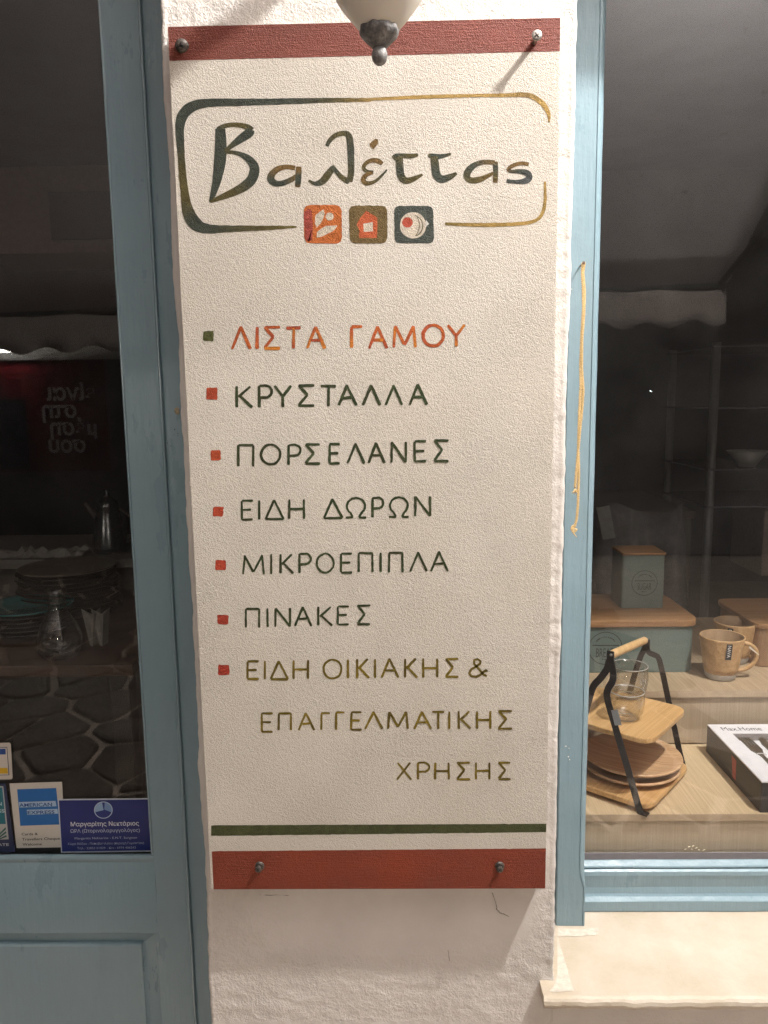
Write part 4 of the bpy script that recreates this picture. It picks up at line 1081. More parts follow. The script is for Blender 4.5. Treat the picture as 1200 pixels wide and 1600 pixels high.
mb = MB(); mb.tube([h0-e1*.007, h0-e1*.005], [.0022, .003], 10); mb.build('screw_head', M_SCREW, RK)
def tray(F_, R_, wid, z, name, th=.011, rc=.035):
    F_ = Vector((F_.x, F_.y)); d = Vector((e1.x, e1.y)); n_ = Vector((-d.y, d.x))
    a_ = Vector((LN.x, LN.y))+Vector((e1.x, e1.y))*.003+n_*((F_-Vector((LN.x, LN.y))).dot(n_)-.012); b3 = a_+d*(RL-(.007 if 'lower' in name else .030))
    poly = rounded([a_, b3, b3+n_*wid, a_+n_*wid], rc, 8)
    mb = MB(); mb.slab(poly, z-th, z, .0025); mb.build(name, M_PINE, RK); return (a_+b3)/2+n_*wid/2, d, n_
ZT1 = ZL+.020
c1, d1, n1 = tray(atz(1006, 1264, ZT1-.008), atz(1069, 1196, ZT1-.008), .235, ZT1, 'lower_tray')
ZT2 = NP(972, 1147).z
c2, d2, n2 = tray(atz(1003, 1164, ZT2-.006), atz(1055, 1113, ZT2-.006), .215, ZT2, 'upper_tray')
mb = MB(); a_ = NP(963, 1118); mb.add([a_+e2*-.0072-e1*.0016+Vector((0, 0, -.012)), a_+e2*.0072-e1*.0016+Vector((0, 0, -.012)), a_+e2*.0072-e1*.0016+Vector((0, 0, .012)), a_+e2*-.0072-e1*.0016+Vector((0, 0, .012))], [(0, 1, 2, 3)])
sh = (NP(967, 1130)-NP(961, 1112))
mb = MB(); P1, P2 = NP(960.5, 1109)-e1*.0017, NP(966.5, 1133)-e1*.0017; s_ = (P2-P1).normalized().cross(e1).normalized()*.0072
mb.add([P1-s_, P1+s_, P2+s_, P2-s_], [(0, 1, 2, 3)]); mb.add([P1-s_+e1*.0003, P1+s_+e1*.0003, P2+s_+e1*.0003, P2-s_+e1*.0003], [(3, 2, 1, 0)])
tag(mb.build('price_sticker', simple('clear_white_tape', (.42, .43, .44), .35)), 'small pale sticker on the near leg of the serving rack', 'sticker')
# wooden plates
M_PLATE = m_wood('acacia_plate', (.46, .26, .13), (.70, .47, .27), 'y', .45, .42, ang=math.radians(-60))
for i, (lab, dx, dz) in enumerate((('reddish wooden plate at the bottom of the pair on the lower rack tray', -.004, 0), ('reddish wooden plate on top of the pair on the lower rack tray', .003, .019))):
    c = Vector((c1.x+.028+dx*.6, c1.y-.004, ZT1+.0008+dz))
    mb = MB(); R0 = .103
    mb.lathe([(.0001, 0), (R0*.62, 0), (R0*.9, .006), (R0, .0125), (R0-.001, .0155), (R0-.004, .016), (R0*.85, .0105), (R0*.6, .0062), (.0001, .0060)], c, 72)
    tag(mb.build('wooden_plate', M_PLATE, None, True), lab, 'plate', 'wooden plates on the rack')
# glass cups
M_CLEAR = m_clear()
M_RIM = simple('glass_rim_highlight', (.62, .60, .55), .15, 0, .1); M_RIM.node_tree.nodes['Principled BSDF'].inputs['Alpha'].default_value = .55  # pale see-through ring colour stands in for highlights along the cup edges
def cup(c, r_, H, lab, ang):
    c = Vector(c); e = empty('glass_cup', c, lab, 'cup', 'clear glass cups on the rack'); t = .0016
    out = [(.0001, 0), (r_*.55, 0), (r_*.72, .004), (r_*.92, H*.28), (r_, H*.6), (r_*.97, H*.97), (r_*.95, H)]
    inn = [(r_*.95-t, H-.0002), (r_*.93-t, H*.9), (r_*.86-t, H*.5), (r_*.7, H*.22), (r_*.4, H*.12), (.0001, H*.10)]
    mb = MB(); mb.lathe(out+inn, c, 56); mb.build('body', M_CLEAR, e, True)
    d = Vector((math.cos(ang), math.sin(ang), 0)); pts = []
    for i in range(15):
        a = PI*.5-PI*i/14; pts.append(c+d*(r_*.93+.020*math.cos(a))+Vector((0, 0, H*.5+H*.27*math.sin(a))))
    mb = MB(); mb.tube(pts, .0028, 10); mb.build('handle', M_CLEAR, e, True)
    mb = MB(); mb.tube([c+Vector((r_*.948*math.cos(a), r_*.948*math.sin(a), H)) for a in [2*PI*i/48 for i in range(49)]], .0011, 6, False)
    mb.build('rim', M_RIM, e, True); mb = MB(); mb.tube([c+Vector((r_*.56*math.cos(a), r_*.56*math.sin(a), .001)) for a in [2*PI*i/32 for i in range(33)]], .0010, 6, False); mb.build('base_ring', M_RIM, e, True)
p1 = atz(978, 1122, ZT2); p2 = atz(983, 1100, ZT2)
cup((p1.x, p1.y, ZT2+.0008), .036, .058, 'clear glass cup nearest the window on the upper rack tray', PI+.25)
cup((p2.x+.012, p2.y+.045, ZT2+.0008), .041, .070, 'taller clear glass cup behind the other on the upper rack tray', PI+.2)


q0 = atz(1190, 1271, ZL); q1 = at(1182, 1222, q0.y); zbx = q1.z; qb = atz(1102, 1132, zbx)
x0, y0, y1 = q0.x-.002, q0.y+.002, qb.y; x1 = x0+.26
CB = empty('cutlery_box', ((x0+x1)/2, (y0+y1)/2, ZL), 'black and white boxed cutlery set lying on the lower oak shelf', 'box')
M_BLK = simple('black_card', (.022, .021, .022), .45, 0, .15)
mb = MB(); mb.box(x0, x1, y0, y1, ZL+.0005, zbx-.003, .0006); mb.build('box_body', M_BLK, CB)
M_WCARD = simple('white_card', (.80, .78, .80), .42, 0, .04)
wx0, wx1, wy0, wy1 = x0+.036, x1-.036, y0+.035, y1-.048
mb = MB()
for a in ((x0, x1, y0, wy0), (x0, x1, wy1, y1), (x0, wx0, wy0, wy1), (wx1, x1, wy0, wy1)): mb.box(a[0], a[1], a[2], a[3], zbx-.0028, zbx, 0)
mb.build('printed_lid', M_WCARD, CB)
mb = MB(); mb.box(wx0, wx1, wy0, wy1, zbx-.0029, zbx-.0014, 0); mb.build('inner_tray', simple('white_tray', (.78, .77, .79), .5, 0, .05), CB)
mb = MB(); mb.box(wx0, wx1, wy1-.034, wy1-.0005, zbx-.0013, zbx-.0011, 0); mb.build('grey_insert', simple('grey_insert_card', (.17, .155, .15), .5), CB)
mb = MB(); text_mesh(mb, 'Max.Home', (x0+.022, y1-.034, zbx+.0003), (1, 0, 0), (0, 1, 0), .019, .088, (.05, .05, .06))
mb.build('printed_name', M_INK, CB); mb = MB(); [mb.add([(x0+.150+i*.008, y0+.016, zbx+.0003), (x0+.1555+i*.008, y0+.016, zbx+.0003), (x0+.1555+i*.008, y0+.0205, zbx+.0003), (x0+.150+i*.008, y0+.0205, zbx+.0003)], [(0, 1, 2, 3)], (.1, .1, .1)) for i in range(8)]
mb.build('small_print', M_INK, CB)
mb = MB(); mb.add([(x0-.0004, y0+.125, ZL+.010), (x0-.0004, y0+.110, ZL+.010), (x0-.0004, y0+.112, zbx-.012), (x0-.0004, y0+.135, zbx-.010)], [(0, 1, 2, 3)], (.34, .035, .025))
mb.build('red_print', M_INK, CB)
M_STEEL = simple('polished_steel', (.20, .19, .16), .28, 1, .05)
def flatware(name, outline, z, bend=0, label=None):
    mb = MB(); bm = bmesh.new(); vv = [bm.verts.new((a, b3, z)) for a, b3 in outline]; f_ = bm.faces.new(vv)
    r_ = bmesh.ops.extrude_face_region(bm, geom=[f_])
    for v__ in [g for g in r_['geom'] if isinstance(g, bmesh.types.BMVert)]: v__.co.z += .002
    bmesh.ops.recalc_face_normals(bm, faces=bm.faces[:]); bmesh.ops.triangulate(bm, faces=[f for f in bm.faces if len(f.verts) > 4])
    mb.bm(bm); return mb
fx = wx0+.016; fy = wy0+.004; fl = (wy1-.022)-fy
O = []
W2 = .0125; b0 = fy+fl*.58
left = [(fx-.006, fy), (fx-.007, fy+fl*.05), (fx-.0035, fy+fl*.42), (fx-.0045, fy+fl*.47), (fx-W2, b0+.006), (fx-W2, fy+fl)]
tines = []
for i in range(4):
    a = -W2+i*(2*W2-.0042)/3
    tines += [(fx+a, fy+fl), (fx+a+.0042, fy+fl)] + ([(fx+a+.0042, fy+fl*.74), (fx+a+(2*W2-.0042)/3, fy+fl*.74)] if i < 3 else [])
right = [(2*fx-a, b3) for a, b3 in left[::-1]]
out = left[:-1]+tines+right[1:]
mb = flatware('fork', out, zbx-.0010); o = mb.build('fork', M_STEEL, CB)
mb = MB(); mb.tube([Vector((fx-.011, fy+fl*.47, zbx+.0003)), Vector((fx-.006, fy+fl*.50, zbx+.0010)), Vector((fx+.006, fy+fl*.50, zbx+.0010)), Vector((fx+.011, fy+fl*.47, zbx+.0002))], .0009, 6); mb.build('white_tie', simple('white_tie', (.75, .75, .72), .5), CB)
kx = fx+.036
out = [(kx-.006, fy), (kx-.0045, fy+fl*.45), (kx-.011, fy+fl*.50), (kx-.012, fy+fl*.8), (kx-.006, fy+fl*.98), (kx+.006, fy+fl), (kx+.007, fy+fl*.5), (kx+.0055, fy)]
flatware('k', out, zbx-.0010).build('knife', M_STEEL, CB)
sx_ = kx+.045; out = [(sx_-.006, fy), (sx_-.003, fy+fl*.55)]+[(sx_+.018*math.cos(math.radians(a)), fy+fl*.8+.032*math.sin(math.radians(a))) for a in range(230, -51, -20)]+[(sx_+.003, fy+fl*.55), (sx_+.006, fy)]
flatware('s', out, zbx-.0010).build('spoon', M_STEEL, CB)
# crumbs of paint on the shelf rebate
M_CRUMB = simple('paint_crumb', (.74, .66, .48), .8)
CR = empty('paint_flakes', at(1083, 1329, .242), 'few white paint flakes lying at the bottom of the window pane', 'debris')
for (px, py) in ((1071, 1327), (1077, 1323), (1083, 1322), (1088, 1325), (1092, 1328), (1100, 1328), (1081, 1327)):
    c = at(px, py, YG-.0030); mb = MB(); mb.obox(c, Vector((random.uniform(.001, .0025), 0, random.uniform(-.001, .001))), Vector((0, .0005, 0)), Vector((.0003, 0, random.uniform(.0005, .0009)))); mb.build('flake', M_CRUMB, CR)

# ================================================================== DIM THINGS INSIDE, behind the display
M_POLE = simple('grey_steel_tube', (.12, .12, .115), .5, .2, .1)
SH = empty('shelf_unit', (2.1, 1.9, 0), 'dim steel shelf unit with glass shelves deep inside the shop on the right', 'shelf unit')
yp = 1.75; xp = at(1112, 700, yp).x
for x_, y_ in ((xp, yp), (xp+.9, yp), (xp, yp+.45), (xp+.9, yp+.45)):
    mb = MB(); mb.tube([(x_, y_, 0), (x_, y_, at(1115, 535, yp).z)], .016, 12); mb.build('upright', M_POLE, SH, True)
for py in (540, 636, 732, 790):
    z_ = at(1150, py, yp).z; mb = MB(); mb.box(xp-.02, xp+.94, yp-.02, yp+.47, z_-.006, z_, .001); mb.build('shelf', simple('smoked_glass_shelf', (.10, .10, .11), .12, 0, .05), SH)
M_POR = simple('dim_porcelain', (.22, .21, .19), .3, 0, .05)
def crockery(name, c, prof, lab, cat, mt=M_POR, grp=None):
    mb = MB(); mb.lathe(prof, c, 32); return tag(mb.build(name, mt, None, True), lab, cat, grp)
z3 = at(1150, 732, yp).z
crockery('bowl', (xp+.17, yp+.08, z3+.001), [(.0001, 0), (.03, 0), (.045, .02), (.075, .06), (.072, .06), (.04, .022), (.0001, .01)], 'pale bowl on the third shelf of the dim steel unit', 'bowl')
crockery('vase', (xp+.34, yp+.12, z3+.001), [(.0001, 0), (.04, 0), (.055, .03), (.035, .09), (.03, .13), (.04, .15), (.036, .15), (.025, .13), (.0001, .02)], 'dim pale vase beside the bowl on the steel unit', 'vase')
for i in range(5):
    crockery('drinking_glass', (xp+.45+.09*i, yp+.05, z3+.001), [(.0001, 0), (.022, 0), (.03, .09), (.028, .09), (.02, .004), (.0001, .003)], 'clear drinking glass, %s in the row on the dim steel unit' % ('leftmost', 'second from the left', 'middle', 'second from the right', 'rightmost')[i], 'glass', M_CLEAR, 'drinking glasses on the steel unit')
z4 = at(1150, 790, yp).z
mb = MB(); mb.box(xp+.22, xp+.55, yp+.02, yp+.3, z4-.28, z4-.02, .004); tag(mb.build('carton', simple('brown_carton', (.20, .15, .12), .8)), 'brown carton standing inside the dim steel shelf unit', 'box')
# a chair draped with a cloth, left part of the right window
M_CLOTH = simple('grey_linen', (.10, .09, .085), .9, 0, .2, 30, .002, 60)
yc = 1.5
mb = MB()
cx0 = at(925, 800, yc).x; cx1 = at(1068, 800, yc).x; zt = at(1000, 795, yc).z; n = 24; vs_ = []; fs_ = []
for j in range(9):
    for i in range(n+1):
        t = i/n; vs_.append((cx0+(cx1-cx0)*t, yc-.02*math.sin(t*17)-.05*(j > 0)*math.sin(t*9+j*.2)*.5-.015*j, zt+.02*math.sin(t*7)-j*.055))
for j in range(8):
    for i in range(n): a = j*(n+1)+i; fs_.append((a, a+1, a+n+2, a+n+1))
mb.add(vs_, fs_); o = mb.build('draped_cloth', M_CLOTH, None, True); sm = o.modifiers.new('thick', 'SOLIDIFY'); sm.thickness = .006
tag(o, 'grey linen cloth draped over a dim table behind the sugar canister', 'cloth')
mb = MB(); mb.box(cx0-.1, cx1+.05, yc+.02, yc+.6, zt-.04, zt-.012, .004)
TBL = empty('shop_table', ((cx0+cx1)/2, yc+.3, 0), 'dark table standing deep inside behind the window display', 'table')
mb.build('table_top', simple('dark_stained_wood', (.06, .04, .03), .5), TBL)
for x_ in (cx0-.06, cx1):
    for y_ in (yc+.05, yc+.55):
        mb = MB(); mb.box(x_, x_+.05, y_, y_+.05, 0.001, zt-.041, .003); mb.build('leg', M_RUST, TBL)
mb = MB(); a_ = at(938, 795, 1.40); b2 = at(955, 838, 1.40)
mb.obox((a_+b2)/2, Vector((.022, 0, .003)), Vector((0, .004, 0)), Vector((-.012, 0, .055)), .002); tag(mb.build('hanging_tag', simple('pale_tag', (.16, .15, .13), .8)), 'pale oblong price tag hanging over the draped cloth', 'tag')

# wall cabinet high up inside the door
CAB = empty('wall_cabinet', (-1.2, 1.3, 1.9), 'dim brown wall cabinet with a dark door, high up behind the door glass', 'cabinet')
ca, cb_ = at(-60, 262, 1.2), at(178, 394, 1.2); da, db = at(76, 301, 1.195), at(178, 374, 1.195)
mb = MB(); mb.box(ca.x, cb_.x, 1.2, 1.5, cb_.z, ca.z, .003); mb.build('carcass', simple('brown_cabinet_wood', (.13, .09, .07), .6), CAB)
mb = MB(); mb.box(da.x, db.x, 1.188, 1.199, db.z, da.z, .002); mb.build('cabinet_door', simple('charcoal_door', (.035, .035, .035), .5), CAB)
# ---- things inside the door: table with stacked plates, jug, napkins, carafe
TY = .95
ztab = at(100, 975, TY).z
TD = empty('display_table', (-1.15, TY+.2, 0), 'low dark display table just inside the glazed door', 'table')
mb = MB(); mb.box(-1.9, -.60, TY-.35, TY+.75, ztab-.03, ztab, .004); mb.build('table_top', simple('dark_walnut', (.075, .04, .025), .35), TD)
for x_, y_ in ((-1.86, TY-.3), (-.68, TY-.3), (-1.86, TY+.66), (-.68, TY+.66)):
    mb = MB(); mb.box(x_, x_+.05, y_, y_+.05, .001, ztab-.031, .003); mb.build('leg', M_RUST, TD)
M_DPL = simple('black_glaze', (.03, .028, .028), .22, 0, .2)
M_TEAL = simple('teal_glaze', (.03, .15, .15), .25, 0, .1)
def plate(c, r_, mt, lab, tilt=(0, 0), grp='stacked stoneware plates on the display table'):
    mb = MB(); mb.lathe([(.0001, 0), (r_*.55, 0), (r_*.95, .012), (r_, .0165), (r_*.985, .018), (r_*.9, .014), (r_*.55, .005), (.0001, .005)], (0, 0, 0), 48)
    R_ = Matrix.Rotation(tilt[0], 3, 'X') @ Matrix.Rotation(tilt[1], 3, 'Y')
    mb.v = [Vector(c)+R_@p for p in mb.v]
    return tag(mb.build('stoneware_plate', mt, None, True), lab, 'plate', grp)
pc = at(105, 900, TY+.12)
M_BEI = simple('beige_glaze', (.16, .13, .10), .3, 0, .15)
for i in range(11):
    plate((pc.x+random.uniform(-.006, .006), pc.y+random.uniform(-.006, .006), ztab+.002+i*.0125), .15-.001*i, M_BEI if i == 10 else M_DPL,
          'beige plate on top of the tall stack of black plates inside the door' if i == 10 else 'black plate, %s in the tall stack under the beige plate' % ('lowest', 'second from the bottom', 'third from the bottom', 'fourth from the bottom', 'fifth from the bottom', 'fifth from the top', 'fourth from the top', 'third from the top', 'second from the top', 'uppermost black one')[i], (0, 0))
pt_ = at(45, 955, TY-.06)
for i in range(6):
    plate((pt_.x, pt_.y, ztab+.002+i*.0115), .12, M_TEAL if i == 5 else M_DPL, 'teal plate on top of the low stack inside the door' if i == 5 else 'black plate, %s in the low stack under the teal plate' % ('lowest', 'second from the bottom', 'third from the bottom', 'second from the top', 'uppermost black one')[i])
# carafe and folded napkins
cc = at(92, 985, TY-.28); 
mb = MB(); mb.lathe([(.0001, .002), (.04, .002), (.052, .02), (.054, .05), (.042, .085), (.024, .115), (.020, .15), (.026, .17), (.0245, .17), (.0185, .15), (.022, .115), (.040, .085), (.052, .05), (.05, .02), (.038, .005), (.0001, .005)], (cc.x, cc.y, ztab), 40)
tag(mb.build('carafe', M_CLEAR, None, True), 'round clear glass carafe in front of the plate stacks inside the door', 'carafe')
M_NAP = simple('grey_napkin', (.24, .225, .20), .85, 0, .1)
for k_, (px, lab) in enumerate(((138, 'left folded grey napkin standing right of the glass carafe'), (153, 'right folded grey napkin standing right of the glass carafe'))):
    c = at(px, 945, TY-.2); a_ = .012
    mb = MB(); zb_ = ztab+.001; zt_ = ztab+.10
    mb.add([(c.x-.004, c.y, zb_), (c.x+.008, c.y-.01, zb_), (c.x+.012, c.y+.02, zb_), (c.x-.018, c.y-.004, zt_), (c.x+.02, c.y-.02, zt_-.012), (c.x+.022, c.y+.022, zt_-.004), (c.x, c.y+.002, zt_-.02)],
           [(0, 1, 4, 6, 3), (1, 2, 5, 4), (2, 0, 3, 6, 5), (0, 2, 1), (3, 6, 5, 4)])
    tag(mb.build('napkin', M_NAP), lab, 'napkin')
# metal coffee pot on a shelf behind
YC2 = 1.35
cp = at(172, 850, YC2); zc2 = at(172, 862, YC2).z
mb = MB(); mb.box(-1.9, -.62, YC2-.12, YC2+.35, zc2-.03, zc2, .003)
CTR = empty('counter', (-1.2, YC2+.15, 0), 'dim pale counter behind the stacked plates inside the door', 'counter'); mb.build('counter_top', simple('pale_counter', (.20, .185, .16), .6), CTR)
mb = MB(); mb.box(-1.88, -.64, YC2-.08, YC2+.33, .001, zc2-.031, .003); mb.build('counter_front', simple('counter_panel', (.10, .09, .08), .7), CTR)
POT = empty('coffee_pot', (cp.x, cp.y, zc2), 'dark metal coffee pot with domed lid on the counter inside the door', 'pot')
mb = MB(); mb.lathe([(.0001, .001), (.055, .001), (.058, .02), (.045, .10), (.034, .15), (.036, .155), (.030, .17), (.012, .185), (.006, .20), (.009, .207), (.0001, .212)], (cp.x, cp.y, zc2), 36); mb.build('body', simple('dark_pewter_pot', (.10, .10, .10), .25, .9, .2), POT, True)
mb = MB(); mb.tube([(cp.x+.048, cp.y, zc2+.03), (cp.x+.085, cp.y, zc2+.05), (cp.x+.09, cp.y, zc2+.11), (cp.x+.04, cp.y, zc2+.145)], .005, 8); mb.build('handle', M_RUST, POT, True)
mb = MB(); mb.tube([(cp.x-.04, cp.y, zc2+.12), (cp.x-.065, cp.y, zc2+.15), (cp.x-.075, cp.y, zc2+.165)], [.012, .008, .006], 8); mb.build('spout', M_RUST, POT, True)
mb = MB(); c = at(50, 790, YC2-.05); vs_ = []; fs_ = []
for j in range(7):
    for i in range(21):
        vs_.append((c.x-.17+.34*i/20, c.y-.06+.12*j/6, zc2+.004+abs(noise.noise(Vector((i*.45, j*.6, 2))))*.045*(0 < j < 6)))
for j in range(6):
    for i in range(20): a = j*21+i; fs_.append((a, a+1, a+22, a+21))
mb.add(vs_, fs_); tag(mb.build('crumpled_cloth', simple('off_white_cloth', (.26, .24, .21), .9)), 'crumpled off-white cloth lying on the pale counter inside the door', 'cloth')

# ================================================================== STICKERS on the door glass
YS = YDG-.0004
def quad(mb, pts, y, col): mb.add([Vector((at(a, b3, YDG).x, y, at(a, b3, YDG).z)) for a, b3 in pts], [tuple(range(len(pts)))], col)
def sticker_sheet(name, pts, label):
    root = empty(name, at(pts[0][0], pts[-1][1], YS), label, 'sticker'); mb = MB()
    q_ = [at(a, b3, YDG) for a, b3 in pts]; k = len(q_)
    return root, q_, k
def axes(p00, p10, p01):
    a, b3, c = at(*p00, YDG), at(*p10, YDG), at(*p01, YDG)
    return (b3-a).normalized(), (c-a).normalized()
def sheet(root, name, pts, y, col, th=.0003):
    q_ = [at(a, b3, YDG) for a, b3 in pts]; k = len(q_); mb = MB()
    mb.add([(p.x, y, p.z) for p in q_]+[(p.x, y+th, p.z) for p in q_], [tuple(range(k))]+[tuple(range(2*k-1, k-1, -1))]+[((i+1) % k, i, k+i, k+(i+1) % k) for i in range(k)], col)
    return mb.build(name, M_INK, root)
# payment card sticker (white, light blue square)
R1, U1 = axes((20, 1327), (100, 1325), (15, 1225))
st = empty('payment_sticker', at(60, 1325, YS), 'white sticker with a light blue square reading AMERICAN EXPRESS on the door glass', 'sticker')
sheet(st, 'paper', [(15, 1224), (97, 1221.5), (103, 1323.5), (26, 1325)], YS, (.55, .52, .46))
mb = MB(); y_ = YS-.0002
quad(mb, [(27, 1233), (88, 1231), (94, 1288), (32, 1290)], y_, (.012, .12, .36))
y_ = YS-.0003
quad(mb, [(29.5, 1253), (87, 1251), (88.5, 1259.5), (30.5, 1261.5)], y_, (.35, .48, .62))
quad(mb, [(42, 1265), (90, 1263.5), (91, 1271), (43, 1273)], y_, (.35, .48, .62))
def T(mb, s_, px, py, hpx, wpx, col, R_, U_, y, align='LEFT', bold=0):
    o_ = at(px, py, YDG); o_.y = y; k = (YDG-CAM.y)/FPX
    text_mesh(mb, s_, o_, (R_.x, 0, R_.z), (U_.x, 0, U_.z), hpx*k, wpx*k, col, align, bold)
y_ = YS-.0004
T(mb, 'AMERICAN', 30.5, 1260.5, 6.2, 56, (.01, .05, .2), R1, U1, y_, bold=.02)
T(mb, 'EXPRESS', 43.5, 1272, 6.0, 46, (.01, .05, .2), R1, U1, y_, bold=.02)
for i, (s_, wpx) in enumerate((('Cards &', 28), ('Travellers Cheques', 68), ('Welcome', 33))):
    T(mb, s_, 34+i*.8, 1305+i*8, 4.6, wpx, (.03, .03, .03), R1, U1, y_, bold=.015)
mb.build('print', M_INK, st)
# business card (dark blue)
R2, U2 = axes((96, 1331), (235, 1329), (91, 1249))
st = empty('business_card_sticker', at(165, 1331, YS), 'dark blue business card sticker in Greek at the bottom right of the door glass', 'sticker')
sheet(st, 'border', [(90.5, 1248), (233.5, 1246.5), (237.5, 1330), (96, 1332)], YS-.0009, (.50, .54, .60))
mb = MB(); y_ = YS-.0011
quad(mb, [(92.5, 1250), (232.5, 1248.5), (236, 1328), (97.5, 1330)], y_, (.012, .022, .14))
y_ = YS-.0013
for rad, cl in ((14.5, (.45, .55, .66)), (13.2, (.015, .028, .16))):
    quad(mb, [(162+rad*math.cos(a), 1265+rad*.92*math.sin(a)) for a in [2*PI*i/28 for i in range(28)]], y_, cl); y_ -= .0001
quad(mb, [(162.5, 1265)]+[(162+13*math.cos(math.radians(a)), 1265+12*math.sin(math.radians(a))) for a in range(165, 271, 12)], y_, (.26, .40, .58))
quad(mb, [(163.5, 1264)]+[(162+13*math.cos(math.radians(a)), 1265+12*math.sin(math.radians(a))) for a in range(280, 385, 12)], y_, (.16, .27, .46)); y_ -= .0001
W_1 = (.72, .75, .78); W_2 = (.42, .48, .58)
T(mb, 'Μαργαρίτης Νεκτάριος', 164.5, 1289.5, 7.6, 116, W_1, R2, U2, y_, 'CENTER', .008)
T(mb, 'ΩΡΛ (Ωτορινολαρυγγολόγος)', 165, 1299.5, 6.2, 118, (.5, .56, .66), R2, U2, y_, 'CENTER')
T(mb, 'Margaritis Nektarios - E.N.T. Surgeon', 166, 1310, 3.9, 106, W_2, R2, U2, y_, 'CENTER')
T(mb, 'Χώρα Νάξου - Παπαβασιλείου (περιοχή Γυμνασίου)', 166, 1318.5, 3.9, 130, W_2, R2, U2, y_, 'CENTER')
T(mb, 'Τηλ.: 22853 01029 - Κιν.: 6974 406243', 167, 1325.5, 3.9, 100, W_2, R2, U2, y_, 'CENTER')
mb.build('print', M_INK, st)
# card sticker top left (blue/white/gold), cut by the frame of the view
st = empty('card_sticker', at(0, 1215, YS), 'rounded white card sticker with blue and gold stripes on the door glass', 'sticker')
pl = [Vector(p) for p in rounded([(-60, 1160), (17, 1160.5), (20, 1217.5), (-60, 1219)], 3.5, 4)]
sheet(st, 'paper', [tuple(p) for p in pl], YS, (.50, .46, .40))
mb = MB(); y_ = YS-.0002
quad(mb, [(-54, 1167), (11.5, 1167), (15, 1211), (-54, 1212)], y_, (.04, .05, .09)); y_ -= .0001
quad(mb, [(-54, 1168), (10.7, 1168), (13.6, 1210), (-54, 1211)], y_, (.55, .50, .45)); y_ -= .0001
quad(mb, [(-54, 1170), (9, 1169.5), (9.3, 1178.5), (-54, 1179)], y_, (.018, .06, .22)); quad(mb, [(-54, 1200), (12, 1199.5), (13, 1208.5), (-54, 1209)], y_, (.52, .32, .01)); mb.build('print', M_INK, st)
# navy card with teal picture, lower left
st = empty('corporate_sticker', at(0, 1330, YS), 'navy and teal card sticker at the left edge of the door glass', 'sticker')
sheet(st, 'paper', [(-70, 1224), (9, 1224), (24, 1331), (-70, 1333)], YS-.00035, (.022, .03, .075))
mb = MB(); y_ = YS-.0006
quad(mb, [(-60, 1228), (5.5, 1228), (14, 1311), (-60, 1313)], y_, (.42, .42, .40)); y_ -= .0001
quad(mb, [(-60, 1230), (4, 1230), (9.5, 1287), (-60, 1288)], y_, (.012, .13, .17))
y_ -= .0001
R3, U3 = axes((-60, 1290), (10, 1289), (-64, 1230))
T(mb, 'AMERICAN', 3.5, 1258, 6, 56, (.45, .55, .6), R3, U3, y_, 'RIGHT', .02); T(mb, 'EXPRESS', 8, 1269, 6, 46, (.45, .55, .6), R3, U3, y_, 'RIGHT', .02)
for i in range(3): quad(mb, [(-10+i*3.5, 1311), (9+i*.6, 1292+i*6), (10+i*.6, 1295+i*6), (-7+i*3.5, 1311)], y_, (.03, .10, .09))
T(mb, 'CORPORATE', 14.5, 1321, 4.6, 62, (.55, .55, .55), R3, U3, y_, 'RIGHT', .02)
mb.build('print', M_INK, st)

# ================================================================== AWNING over the shop front
def m_canvas():
    m, nt, b = mat('cream_awning_canvas'); p = pos(nt); f = nz(nt, p, 3, 5)
    c = ramp(nt, f, [(.3, (.63, .60, .62)), (.7, (.71, .69, .70))]); c = mixc(nt, ramp(nt, nz(nt, p, 14, 3, .5), [(.70, (0, 0, 0)), (.74, (.6, .6, .6))]), c, (.22, .17, .16)); L(nt, c, b.inputs['Base Color']); b.inputs['Roughness'].default_value = .85
    return m
M_CANVAS = m_canvas()
AX0, AX1 = -3.4, 1.72; AY = -2.4
def abar(x): return 2.055-(AX1-x)*.028
AW = empty('awning', (0, AY, 2.0), 'cream canvas awning with scalloped valance over the shop front', 'awning')
v = []; f = []; nx = 50; ny = 14
for j in range(ny+1):
    t = j/ny
    for i in range(nx+1):
        x = AX0+(AX1-AX0)*i/nx; sag = -.05*math.sin(PI*t)*(1+.3*math.sin(x*3))
        v.append((x, -.02+(AY+.02)*t, 3.98+(abar(x)-3.98)*t+sag))
for j in range(ny):
    for i in range(nx): a = j*(nx+1)+i; f.append((a, a+1, a+nx+2, a+nx+1))
o = wmesh('canopy', v, f, M_CANVAS, AW, True); sm = o.modifiers.new('thick', 'SOLIDIFY'); sm.thickness = .002
v = []; f = []; nx = 560
for i in range(nx+1):
    x = AX0+(AX1-AX0)*i/nx; yw = AY-.012*math.sin(x*4.3)-.006*math.sin(x*17)
    zt_ = abar(x)-.012; zb_ = abar(x)-.185-.017*math.sin(2*PI*x/.235+.8)
    for j in range(4): t = j/3; v.append((x, yw+.004*t*math.sin(x*30), zt_+(zb_-zt_)*t))
for i in range(nx):
    for j in range(3): a = i*4+j; f.append((a, a+1, a+5, a+4))
o = wmesh('valance', v, f, simple('dark_valance_canvas', (.26, .225, .205), .9, 0, .25, 4), AW, True); sm = o.modifiers.new('thick', 'SOLIDIFY'); sm.thickness = .002  # valance cloth coloured darker than the canopy
mb = MB(); mb.tube([(AX0, AY, abar(AX0)), (AX1, AY, abar(AX1))], .018, 12); mb.build('front_bar', M_POLE, AW, True)
for x in (AX0+.1, AX1-.04):
    mb = MB(); mb.tube([(x, -.01, 3.0), (x, -1.2, 2.5), (x, AY, abar(x))], .014, 10); mb.build('arm', M_POLE, AW, True)
